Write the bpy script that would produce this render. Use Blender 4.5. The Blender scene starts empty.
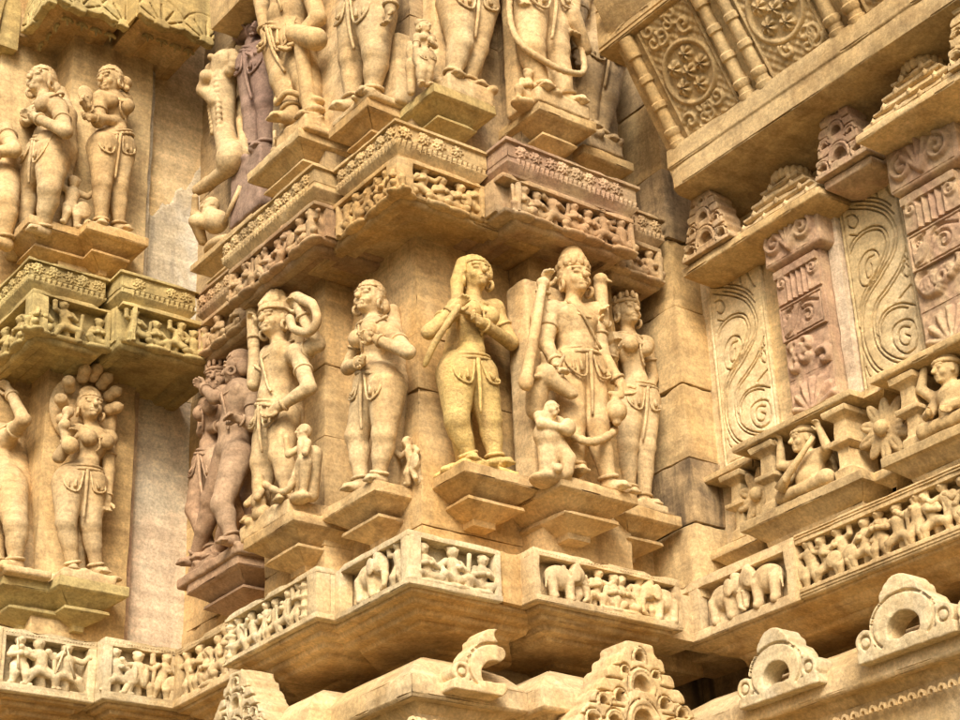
import bpy, bmesh, math, random
import numpy as np
from mathutils import Vector, Matrix, noise
# ------------------------------------------------------------------ camera, sky, sun, exposure
SC = bpy.context.scene
COL = SC.collection
CAMLOC = (-4.32609, -6.24323, -2.71384)      # eye 1.6 m above the ground, looking up at the wall
GROUND = CAMLOC[2] - 1.6
cd = bpy.data.cameras.new('camera'); cam = bpy.data.objects.new('camera', cd); COL.objects.link(cam)
_r = ((0.80519266, -0.59186178, -0.03693794), (0.23846517, 0.3801894, -0.89363884), (0.54295409, 0.71074303, 0.44726414))
cam.matrix_world = Matrix(((_r[0][0], -_r[1][0], -_r[2][0], CAMLOC[0]), (_r[0][1], -_r[1][1], -_r[2][1], CAMLOC[1]),
                           (_r[0][2], -_r[1][2], -_r[2][2], CAMLOC[2]), (0, 0, 0, 1)))
cd.sensor_fit = 'HORIZONTAL'; cd.sensor_width = 36.0; cd.lens = 1820.33 / 960 * 36.0
cd.clip_start = 0.1; cd.clip_end = 3000
SC.camera = cam
SUN_EL, SUN_AZ = 37, 229                      # azimuth: degrees counter-clockwise from +X towards +Y of where the sun stands
w = bpy.data.worlds.new('World'); SC.world = w; w.use_nodes = True
nt = w.node_tree; bg = nt.nodes['Background']
sky = nt.nodes.new('ShaderNodeTexSky'); sky.sky_type = 'NISHITA'; sky.sun_disc = False
sky.sun_elevation = math.radians(SUN_EL); sky.sun_rotation = math.radians(90 - SUN_AZ)
sky.air_density = 1.0; sky.dust_density = 6.0; sky.ozone_density = 0.6
nt.links.new(sky.outputs[0], bg.inputs[0]); bg.inputs[1].default_value = 0.125
sl = bpy.data.lights.new('sun', 'SUN'); so = bpy.data.objects.new('sun', sl); COL.objects.link(so)
sl.energy = 2.7; sl.angle = math.radians(26); sl.color = (1.0, 0.93, 0.82)
_a, _e = math.radians(SUN_AZ), math.radians(SUN_EL)
so.rotation_euler = Vector((-math.cos(_a) * math.cos(_e), -math.sin(_a) * math.cos(_e), -math.sin(_e))).to_track_quat('-Z', 'Y').to_euler()
so.location = (-6, -8, 12)
vs = SC.view_settings; vs.view_transform = 'Standard'; vs.look = 'None'; vs.gamma = 1.0; vs.exposure = 0.53
SC.cycles.use_denoising = True; SC.cycles.max_bounces = 4; SC.cycles.diffuse_bounces = 3; SC.cycles.glossy_bounces = 1
RNG = random.Random(7)
# ------------------------------------------------------------------ materials
def stone(name, base, alt, dark, patch=1.2, alt_amt=.55, dark_amt=.35, streak=.3, bump=.35, spot=None, spot_amt=0.0, pale=.0):
    m = bpy.data.materials.new(name); m.use_nodes = True
    t = m.node_tree; N = t.nodes; L = t.links; P = N['Principled BSDF']
    P.inputs['Roughness'].default_value = .86; P.inputs['Specular IOR Level'].default_value = .25
    geo = N.new('ShaderNodeNewGeometry'); oi = N.new('ShaderNodeObjectInfo')
    mp = N.new('ShaderNodeMapping'); mp.inputs['Scale'].default_value = (1, 1, .45); L.new(geo.outputs['Position'], mp.inputs['Vector'])
    def noi(vec, s, det=4, rough=.6, dist=0.):
        n = N.new('ShaderNodeTexNoise'); n.inputs['Scale'].default_value = s; n.inputs['Detail'].default_value = det
        n.inputs['Roughness'].default_value = rough; n.inputs['Distortion'].default_value = dist; L.new(vec, n.inputs['Vector']); return n.outputs['Fac']
    def ramp(f, a, b, lo=0., hi=1.):
        r = N.new('ShaderNodeMapRange'); r.inputs[1].default_value = a; r.inputs[2].default_value = b
        r.inputs[3].default_value = lo; r.inputs[4].default_value = hi; r.interpolation_type = 'SMOOTHSTEP'; L.new(f, r.inputs[0]); return r.outputs[0]
    def mix(f, a, b, mode='MIX'):
        x = N.new('ShaderNodeMix'); x.data_type = 'RGBA'; x.blend_type = mode; L.new(f, x.inputs[0])
        for i, v in ((6, a), (7, b)):
            if isinstance(v, tuple): x.inputs[i].default_value = (*v, 1)
            else: L.new(v, x.inputs[i])
        return x.outputs[2]
    pos = geo.outputs['Position']
    c = mix(ramp(noi(mp.outputs[0], patch, 4, .62, .6), .38, .60, 0, 1), base, alt)
    c = mix(ramp(noi(pos, 5.5, 5, .72, .3), .46, .70, 0, dark_amt * 1.25), c, dark)
    ms = N.new('ShaderNodeMapping'); ms.inputs['Scale'].default_value = (7, 7, .7); L.new(pos, ms.inputs['Vector'])
    c = mix(ramp(noi(ms.outputs[0], 1.0, 4, .6, .4), .50, .70, 0, streak * 1.25), c, tuple(v * .6 for v in dark))
    if pale: c = mix(ramp(noi(pos, 3.1, 5, .65, .5), .5, .72, 0, pale), c, (.62, .55, .42))
    if spot: c = mix(ramp(noi(pos, 9, 5, .7), .50, .66, 0, spot_amt), c, spot)
    mb = N.new('ShaderNodeMapping'); mb.inputs['Scale'].default_value = (1.6, 1.6, 17); mb.inputs['Rotation'].default_value = (.05, .03, 0); L.new(pos, mb.inputs['Vector'])
    bed = ramp(noi(mb.outputs[0], 1.0, 3, .6, .3), .36, .66, 1.10, .86)
    fine = noi(pos, 62, 4, .78); g0 = ramp(fine, .30, .70, .76, 1.18); mid = ramp(noi(pos, 16, 4, .7, .4), .34, .68, .88, 1.09)
    def mul(a, b):
        x = N.new('ShaderNodeMath'); x.operation = 'MULTIPLY'; L.new(a, x.inputs[0]); L.new(b, x.inputs[1]); return x.outputs[0]
    g = mul(mul(g0, mid), bed)
    gm = N.new('ShaderNodeMix'); gm.data_type = 'RGBA'; gm.blend_type = 'MULTIPLY'; gm.inputs[0].default_value = 1
    L.new(c, gm.inputs[6]); L.new(g, gm.inputs[7]); c = gm.outputs[2]
    hs = N.new('ShaderNodeHueSaturation'); L.new(c, hs.inputs['Color'])
    v = ramp(oi.outputs['Random'], 0, 1, .90, 1.08); L.new(v, hs.inputs['Value']); L.new(hs.outputs[0], P.inputs['Base Color'])
    b1 = N.new('ShaderNodeBump'); b1.inputs['Strength'].default_value = bump; b1.inputs['Distance'].default_value = .010
    L.new(noi(pos, 30, 5, .75), b1.inputs['Height'])
    b2 = N.new('ShaderNodeBump'); b2.inputs['Strength'].default_value = bump * 1.3; b2.inputs['Distance'].default_value = .005
    L.new(fine, b2.inputs['Height']); L.new(b1.outputs[0], b2.inputs['Normal']); L.new(b2.outputs[0], P.inputs['Normal'])
    return m
M = {
 'buff':   stone('buff_sandstone', (0.515, 0.346, 0.150), (0.597, 0.438, 0.224), (0.278, 0.163, 0.069), streak=.3),
 'statue': stone('statue_sandstone', (0.567, 0.387, 0.182), (0.628, 0.468, 0.256), (0.371, 0.224, 0.096), patch=2.6, streak=.2, bump=.42),
 'warm':   stone('warm_sandstone', (0.515, 0.326, 0.128), (0.587, 0.417, 0.208), (0.299, 0.163, 0.058), patch=1.8, streak=.35),
 'yellow': stone('yellow_lichened_sandstone', (.49, .385, .165), (.46, .33, .13), (.24, .165, .065), patch=2, streak=.4),
 'lichen': stone('lichen_coated_sandstone', (.66, .465, .17), (.63, .435, .18), (.42, .26, .11), patch=4, bump=.7, dark_amt=.15, streak=.1, spot=(.72, .53, .20), spot_amt=.6),
 'pale':   stone('pale_sandstone', (.66, .54, .33), (.60, .45, .24), (.37, .25, .12), patch=2, streak=.2, pale=.35),
 'cream':  stone('cream_sandstone', (0.597, 0.422, 0.202), (0.659, 0.498, 0.283), (0.371, 0.234, 0.101), patch=1.8, streak=.25),
 'pink':   stone('pink_sandstone', (.43, .275, .175), (.50, .36, .21), (.28, .165, .10), patch=3, streak=.2),
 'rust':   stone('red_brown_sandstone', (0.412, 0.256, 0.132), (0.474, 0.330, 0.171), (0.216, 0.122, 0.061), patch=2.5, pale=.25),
 'brown':  stone('brown_sandstone', (0.371, 0.234, 0.138), (0.433, 0.298, 0.182), (0.237, 0.138, 0.077), streak=.15, bump=.25),
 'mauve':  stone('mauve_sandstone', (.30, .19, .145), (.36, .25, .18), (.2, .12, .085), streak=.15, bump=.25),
 'grey':   stone('weathered_grey_plaster', (.68, .62, .49), (.60, .50, .34), (.36, .31, .24), patch=2.4, streak=.5, dark_amt=.4, bump=.6),
 'wallp':  stone('pale_plain_stone', (.70, .60, .43), (.62, .48, .33), (.44, .31, .20), patch=2.0, streak=.2, dark_amt=.25, bump=.6, pale=.4),
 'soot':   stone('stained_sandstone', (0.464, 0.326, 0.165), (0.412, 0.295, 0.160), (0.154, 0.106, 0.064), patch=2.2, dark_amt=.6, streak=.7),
 'ivory':  stone('ivory_sandstone', (.64, .485, .255), (.68, .54, .32), (.44, .29, .13), patch=1.8, streak=.2, dark_amt=.25, bump=.3),
 'earth':  stone('trodden_lawn', (.12, .105, .05), (.15, .115, .06), (.08, .07, .035), patch=.5),
}
# ------------------------------------------------------------------ object helpers
def link(o, parent=None):
    COL.objects.link(o)
    if parent is not None: o.parent = parent
    return o
def tag(o, label=None, cat=None, group=None, kind=None):
    if label: o['label'] = label
    if cat: o['category'] = cat
    if group: o['group'] = group
    if kind: o['kind'] = kind
    return o
def empty(name, loc=(0, 0, 0), rz=0, parent=None):
    o = bpy.data.objects.new(name, None); o.empty_display_size = .1; link(o, parent)
    o.location = loc; o.rotation_euler = (0, 0, rz); return o
def npmesh(name, V, F, smooth=True, angle=None):
    me = bpy.data.meshes.new(name); V = np.asarray(V, np.float32); F = np.asarray(F, np.int32)
    me.vertices.add(len(V)); me.vertices.foreach_set('co', V.ravel())
    n = F.shape[1]; me.loops.add(F.size); me.loops.foreach_set('vertex_index', F.ravel())
    me.polygons.add(len(F)); me.polygons.foreach_set('loop_start', np.arange(0, F.size, n, dtype=np.int32))
    try: me.polygons.foreach_set('loop_total', np.full(len(F), n, np.int32))
    except Exception: pass
    me.polygons.foreach_set('use_smooth', np.full(len(F), smooth)); me.update(calc_edges=True); me.validate()
    if angle: me.set_sharp_from_angle(angle=angle)
    return me
def put(name, me, mat, parent=None, loc=(0, 0, 0), rz=0):
    if mat is not None and not me.materials: me.materials.append(M[mat] if isinstance(mat, str) else mat)
    o = bpy.data.objects.new(name, me); link(o, parent); o.location = loc; o.rotation_euler = (0, 0, rz)
    if mat is not None and me.materials[0] is not (M[mat] if isinstance(mat, str) else mat):
        o.material_slots[0].link = 'OBJECT'; o.material_slots[0].material = M[mat] if isinstance(mat, str) else mat
    return o
ROT = {'A': 0.0, 'B': -math.pi / 2}       # A faces look along -Y, B faces along -X; local X right, Y into the wall
# ------------------------------------------------------------------ weathered boxes
def weather(bm, bev=.006, cut=.07, amp=.002, chip=.01, seed=0):
    bmesh.ops.recalc_face_normals(bm, faces=bm.faces)
    if bev:
        es = [e for e in bm.edges if len(e.link_faces) == 2 and e.calc_face_angle(0) > .25]
        bmesh.ops.bevel(bm, geom=es, offset=bev, offset_type='OFFSET', segments=2, profile=.6, affect='EDGES', clamp_overlap=True)
    if cut:
        for _ in range(6):
            es = [e for e in bm.edges if e.calc_length() > cut * 1.5]
            if not es or len(bm.faces) > 20000: break
            bmesh.ops.subdivide_edges(bm, edges=es, cuts=1, use_grid_fill=True)
        bm.normal_update(); so_ = Vector((seed * 1.7, seed * .9, seed * 2.3)); mv = []
        for v in bm.verts:
            n = noise.noise(v.co * 5 + so_) * amp * 1.5 + noise.noise(v.co * 17 + so_) * amp
            sharp = any(len(e.link_faces) == 2 and e.calc_face_angle(0) > .25 for e in v.link_edges)
            if sharp:
                q = noise.noise(v.co * 9 + so_) + .6 * noise.noise(v.co * 27 + so_)
                n -= chip * max(0, q - .12) * 1.6
            mv.append((v, v.normal * n))
        for v, d in mv: v.co += d
def bmobj(name, bm, mat, parent=None, loc=(0, 0, 0), rz=0, angle=.7, w=True, **kw):
    if w: weather(bm, **kw)
    me = bpy.data.meshes.new(name); bm.to_mesh(me); bm.free()
    for p in me.polygons: p.use_smooth = True
    me.set_sharp_from_angle(angle=angle)
    return put(name, me, mat, parent, loc, rz)
def stack_bm(rect, rings, bm=None):
    """rect=(x0,x1,y0,y1); rings=[(z, outward offset or 4-tuple)], top or bottom first"""
    bm = bm or bmesh.new(); x0, x1, y0, y1 = rect; prev = None; first = None
    for z, o in rings:
        a, b, c, d = (o,) * 4 if not isinstance(o, tuple) else o
        vs_ = [bm.verts.new(p) for p in ((x0 - a, y0 - c, z), (x1 + b, y0 - c, z), (x1 + b, y1 + d, z), (x0 - a, y1 + d, z))]
        if prev:
            for i in range(4): bm.faces.new((prev[i], prev[(i + 1) % 4], vs_[(i + 1) % 4], vs_[i]))
        else: first = vs_
        prev = vs_
    bm.faces.new(first[::-1]); bm.faces.new(prev); return bm
def stack(name, rect, rings, mat, parent=None, **kw): return bmobj(name, stack_bm(rect, rings), mat, parent, **kw)
def box_bm(x0, x1, y0, y1, z0, z1, bm=None): return stack_bm((x0, x1, y0, y1), [(z0, 0), (z1, 0)], bm)
def box(name, x0, x1, y0, y1, z0, z1, mat, parent=None, **kw): return bmobj(name, box_bm(x0, x1, y0, y1, z0, z1), mat, parent, **kw)
def prism(name, path, depth, mat, parent=None, axis='v', **kw):
    """closed outline of (horizontal, z) points swept along an axis over depth=(a,b)"""
    bm = bmesh.new(); f = (lambda h, z, d: (h, d, z)) if axis == 'v' else (lambda h, z, d: (d, h, z))
    A = [bm.verts.new(f(h, z, depth[0])) for h, z in path]; B = [bm.verts.new(f(h, z, depth[1])) for h, z in path]
    n = len(path)
    for i in range(n): bm.faces.new((A[i], A[(i + 1) % n], B[(i + 1) % n], B[i]))
    bm.faces.new(A[::-1]); bm.faces.new(B); return bmobj(name, bm, mat, parent, **kw)
# ------------------------------------------------------------------ sculpting: blended solids on a grid, skinned by surface nets
def v3(*a): return np.array(a, float)
def rotz(a): c, s = math.cos(a), math.sin(a); return np.array([[c, -s, 0], [s, c, 0], [0, 0, 1.]])
def rotx(a): c, s = math.cos(a), math.sin(a); return np.array([[1, 0, 0], [0, c, -s], [0, s, c.real]])
def roty(a): c, s = math.cos(a), math.sin(a); return np.array([[c, 0, s], [0, 1, 0], [-s, 0, c]])
def rc(a, b, r1, r2=None, k=None, op='+'): return ('c', np.array(a, float), np.array(b, float), r1, r1 if r2 is None else r2, k, op)
def el(c, r, R=None, k=None, op='+'): return ('e', np.array(c, float), np.array(r, float) if np.ndim(r) else v3(r, r, r), R, None, k, op)
def rb(c, h, r=.01, R=None, k=None, op='+'): return ('b', np.array(c, float), np.array(h, float), R, r, k, op)
def fn(f, lo, hi, k=None, op='+'): return ('f', np.array(lo, float), np.array(hi, float), f, None, k, op)
def bbox(p):
    if p[0] == 'c':
        r = max(p[3], p[4]); return np.minimum(p[1], p[2]) - r, np.maximum(p[1], p[2]) + r
    if p[0] == 'e':
        r = p[2] if p[3] is None else np.full(3, p[2].max()); return p[1] - r, p[1] + r
    if p[0] == 'b':
        r = p[2] if p[3] is None else np.full(3, np.linalg.norm(p[2])); return p[1] - r, p[1] + r
    return p[1], p[2]
def dist(p, X, Y, Z):
    if p[0] == 'c':
        a, b = p[1], p[2]; ab = b - a; L2 = max(ab @ ab, 1e-9)
        t = np.clip(((X - a[0]) * ab[0] + (Y - a[1]) * ab[1] + (Z - a[2]) * ab[2]) / L2, 0, 1)
        return np.sqrt((X - a[0] - t * ab[0]) ** 2 + (Y - a[1] - t * ab[1]) ** 2 + (Z - a[2] - t * ab[2]) ** 2) - (p[3] + (p[4] - p[3]) * t)
    if p[0] == 'f': return p[3](X, Y, Z)
    x, y, z = X - p[1][0], Y - p[1][1], Z - p[1][2]
    if p[3] is not None:
        R = p[3].T; x, y, z = R[0, 0] * x + R[0, 1] * y + R[0, 2] * z, R[1, 0] * x + R[1, 1] * y + R[1, 2] * z, R[2, 0] * x + R[2, 1] * y + R[2, 2] * z
    if p[0] == 'e':
        r = p[2]; k0 = np.sqrt((x / r[0]) ** 2 + (y / r[1]) ** 2 + (z / r[2]) ** 2); k1 = np.sqrt((x / r[0] ** 2) ** 2 + (y / r[1] ** 2) ** 2 + (z / r[2] ** 2) ** 2)
        return k0 * (k0 - 1) / np.maximum(k1, 1e-9)
    h, r = p[2], p[4]; qx, qy, qz = np.abs(x) - h[0] + r, np.abs(y) - h[1] + r, np.abs(z) - h[2] + r
    return np.sqrt(np.maximum(qx, 0) ** 2 + np.maximum(qy, 0) ** 2 + np.maximum(qz, 0) ** 2) + np.minimum(np.maximum(qx, np.maximum(qy, qz)), 0) - r
def decimate(me, ratio):
    o = bpy.data.objects.new('tmp', me); COL.objects.link(o); md = o.modifiers.new('d', 'DECIMATE'); md.ratio = ratio
    out = bpy.data.meshes.new_from_object(o.evaluated_get(bpy.context.evaluated_depsgraph_get())); out.name = me.name
    bpy.data.objects.remove(o); bpy.data.meshes.remove(me)
    for p in out.polygons: p.use_smooth = True
    return out
def sculpt(name, prims, h=.007, k=.02, erode=.0, dec=None, seed=0):
    los, his = zip(*[bbox(p) for p in prims if p[6] == '+'])
    lo = np.min(los, 0) - 3 * h - .01; hi = np.max(his, 0) + 3 * h + .01
    n = np.ceil((hi - lo) / h).astype(int) + 1
    ax = [(lo[i] + h * np.arange(n[i])).astype(np.float32) for i in range(3)]
    D = np.full(n, .08, np.float32)
    for p in prims:
        kk = k if p[5] is None else p[5]; a, b = bbox(p); m = kk + 2 * h + .02
        s = [slice(max(0, int((a[i] - m - lo[i]) / h)), min(n[i], int((b[i] + m - lo[i]) / h) + 2)) for i in range(3)]
        if any(q.stop <= q.start for q in s): continue
        X, Y, Z = ax[0][s[0]][:, None, None], ax[1][s[1]][None, :, None], ax[2][s[2]][None, None, :]
        d = dist(p, X, Y, Z); S = D[tuple(s)]
        if p[6] == '-': S = -S
        if kk > 0:
            hh = np.clip(.5 + .5 * (d - S) / kk, 0, 1); r = d + (S - d) * hh - kk * hh * (1 - hh)
            r = np.where(hh > .9999, S, r)
        else: r = np.minimum(S, d)
        D[tuple(s)] = -r if p[6] == '-' else r
    if erode:
        X, Y, Z = ax[0][:, None, None] + seed, ax[1][None, :, None], ax[2][None, None, :]
        D += erode * (np.sin(X * 31 + np.sin(Z * 23) * 1.7) * np.sin(Y * 29 + 1) * np.sin(Z * 27 + np.sin(X * 19)) + .6 * np.sin(X * 67 + np.sin(Z * 41) * 2) * np.sin(Y * 71) * np.sin(Z * 61 + np.sin(Y * 37) * 2))
    D[0] = D[-1] = .02; D[:, 0] = D[:, -1] = .02; D[:, :, 0] = D[:, :, -1] = .02
    me = npmesh(name, *nets(D, lo, h))
    return decimate(me, dec) if dec else me
def nets(D, lo, h):
    I = D < 0; nx, ny, nz = D.shape
    cnt = np.zeros((nx - 1, ny - 1, nz - 1), np.int8)
    for i in (0, 1):
        for j in (0, 1):
            for q in (0, 1): cnt += I[i:nx - 1 + i, j:ny - 1 + j, q:nz - 1 + q]
    act = (cnt > 0) & (cnt < 8); ci, cj, ck = np.nonzero(act)
    idx = np.full(act.shape, -1, np.int32); idx[act] = np.arange(len(ci))
    S = np.zeros((len(ci), 3)); C = np.zeros(len(ci))
    for axn in range(3):
        for b in (0, 1):
            for c in (0, 1):
                o = [0, 0, 0]; o[(axn + 1) % 3] = b; o[(axn + 2) % 3] = c; e = list(o); e[axn] = 1
                d0 = D[ci + o[0], cj + o[1], ck + o[2]]; d1 = D[ci + e[0], cj + e[1], ck + e[2]]
                m = (d0 < 0) != (d1 < 0); t = np.where(m, d0 / np.where(m, d0 - d1, 1), 0)
                P = np.zeros((len(ci), 3)); P[:, (axn + 1) % 3] = b; P[:, (axn + 2) % 3] = c; P[:, axn] = t
                S[m] += P[m]; C[m] += 1
    V = lo + h * (np.stack([ci, cj, ck], 1) + S / C[:, None])
    F = []
    for axn in range(3):
        sl0 = [slice(None)] * 3; sl1 = [slice(None)] * 3; sl0[axn] = slice(0, -1); sl1[axn] = slice(1, None)
        a, b = I[tuple(sl0)], I[tuple(sl1)]; X = np.nonzero(a != b); flip = a[X]
        B, Cc = (axn + 1) % 3, (axn + 2) % 3; q = np.stack(X, 1)
        ok = (q[:, B] > 0) & (q[:, Cc] > 0) & (q[:, B] < D.shape[B] - 1) & (q[:, Cc] < D.shape[Cc] - 1); q = q[ok]; flip = flip[ok]
        def g(db, dc):
            r = q.copy(); r[:, B] += db; r[:, Cc] += dc; return idx[r[:, 0], r[:, 1], r[:, 2]]
        f = np.stack([g(-1, -1), g(0, -1), g(0, 0), g(-1, 0)], 1); f[~flip] = f[~flip][:, ::-1]; F.append(f)
    F = np.concatenate(F); return V, F[(F >= 0).all(1)]
def tube_mesh(name, pts, r, seg=6, closed=False):
    P = np.array(pts, float); n = len(P); R = np.broadcast_to(np.array(r, float), (n,)); V = []; F = []
    T = np.roll(P, -1, 0) - np.roll(P, 1, 0)
    if not closed: T[0] = P[1] - P[0]; T[-1] = P[-1] - P[-2]
    T /= np.maximum(np.linalg.norm(T, axis=1), 1e-9)[:, None]; up = v3(.13, .31, .94); u = np.cross(T[0], up); u /= np.linalg.norm(u)
    for i in range(n):
        u = u - T[i] * (u @ T[i]); u /= np.linalg.norm(u); v = np.cross(T[i], u)
        for j in range(seg): a = 2 * math.pi * j / seg; V.append(P[i] + R[i] * (math.cos(a) * u + math.sin(a) * v))
    for i in range(n if closed else n - 1):
        for j in range(seg): F.append((i * seg + j, i * seg + (j + 1) % seg, ((i + 1) % n) * seg + (j + 1) % seg, ((i + 1) % n) * seg + j))
    if not closed:
        m = len(V); V += [P[0], P[-1]]
        for j in range(seg): F += [(m, (j + 1) % seg, j, m), (m + 1, (n - 1) * seg + j, (n - 1) * seg + (j + 1) % seg, m + 1)]
        F = [f for f in F]; 
        quads = [f for f in F if len(set(f)) == 4]; tris = [tuple(dict.fromkeys(f)) for f in F if len(set(f)) == 3]
        me = bpy.data.meshes.new(name); me.from_pydata([tuple(p) for p in V], [], quads + tris); me.update()
        for p in me.polygons: p.use_smooth = True
        return me
    return npmesh(name, V, F)
def ring_mesh(name, c, axis, ra, rb_, r, ref=(0, -1, 0), n=20, seg=6):
    a = np.array(axis, float); a /= np.linalg.norm(a); u = np.array(ref, float); u -= a * (u @ a); u /= np.linalg.norm(u); v = np.cross(a, u)
    return tube_mesh(name, [np.array(c) + ra * math.cos(t) * u + rb_ * math.sin(t) * v for t in np.linspace(0, 2 * math.pi, n, endpoint=False)], r, seg, True)
def relief(name, wd, ht, f, res=.006, back=.03, smooth=True, dec=None):
    """carved slab: f(x,z) arrays give the height towards the viewer; local X right, Y into the wall, Z up"""
    nx, nz = max(3, int(wd / res)), max(3, int(ht / res)); x = np.linspace(0, wd, nx); z = np.linspace(0, ht, nz); X, Z = np.meshgrid(x, z, indexing='ij')
    Y = -f(X, Z); V = np.stack([X, Y, Z], -1).reshape(-1, 3); i = np.arange(nx * nz).reshape(nx, nz)
    F = np.stack([i[:-1, :-1], i[1:, :-1], i[1:, 1:], i[:-1, 1:]], -1).reshape(-1, 4)
    loop = np.concatenate([i[:-1, 0], i[-1, :-1], i[1:, -1][::-1], i[0, 1:][::-1]]); B = V[loop].copy(); B[:, 1] = back; m = len(V); k = len(loop)
    V = np.concatenate([V, B]); nb = m + np.arange(k)
    Fs = np.stack([loop, nb, np.roll(nb, -1), np.roll(loop, -1)], 1)
    me = npmesh(name, V, np.concatenate([F, Fs]), smooth, .9)
    return decimate(me, dec) if dec else me
def catmull(pts, n=12):
    P = [np.array(p, float) for p in pts]; P = [2 * P[0] - P[1]] + P + [2 * P[-1] - P[-2]]; out = []
    for i in range(1, len(P) - 2):
        for t in np.linspace(0, 1, n, endpoint=False):
            a, b, c, d = P[i - 1:i + 3]; out.append(.5 * ((2 * b) + (c - a) * t + (2 * a - 5 * b + 4 * c - d) * t * t + (3 * b - a - 3 * c + d) * t ** 3))
    out.append(P[-2]); return np.array(out)
def dline(X, Z, pts):
    D = np.full(X.shape, 9., np.float32)
    for a, b in zip(pts[:-1], pts[1:]):
        ab = b - a; L2 = max(ab @ ab, 1e-9); t = np.clip(((X - a[0]) * ab[0] + (Z - a[1]) * ab[1]) / L2, 0, 1)
        D = np.minimum(D, np.hypot(X - a[0] - t * ab[0], Z - a[1] - t * ab[1]))
    return D
def spiral(cx, cz, r, turns, a0=0, sgn=1, n=40, sq=1.):
    t = np.linspace(0, 1, n); a = a0 + sgn * 2 * math.pi * turns * t; rr = r * (1 - .85 * t); return np.stack([cx + rr * np.cos(a), cz + sq * rr * np.sin(a)], 1)
def groove(d, wdt, dep): return -dep * np.clip(1 - (d / wdt) ** 3, 0, 1)
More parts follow.
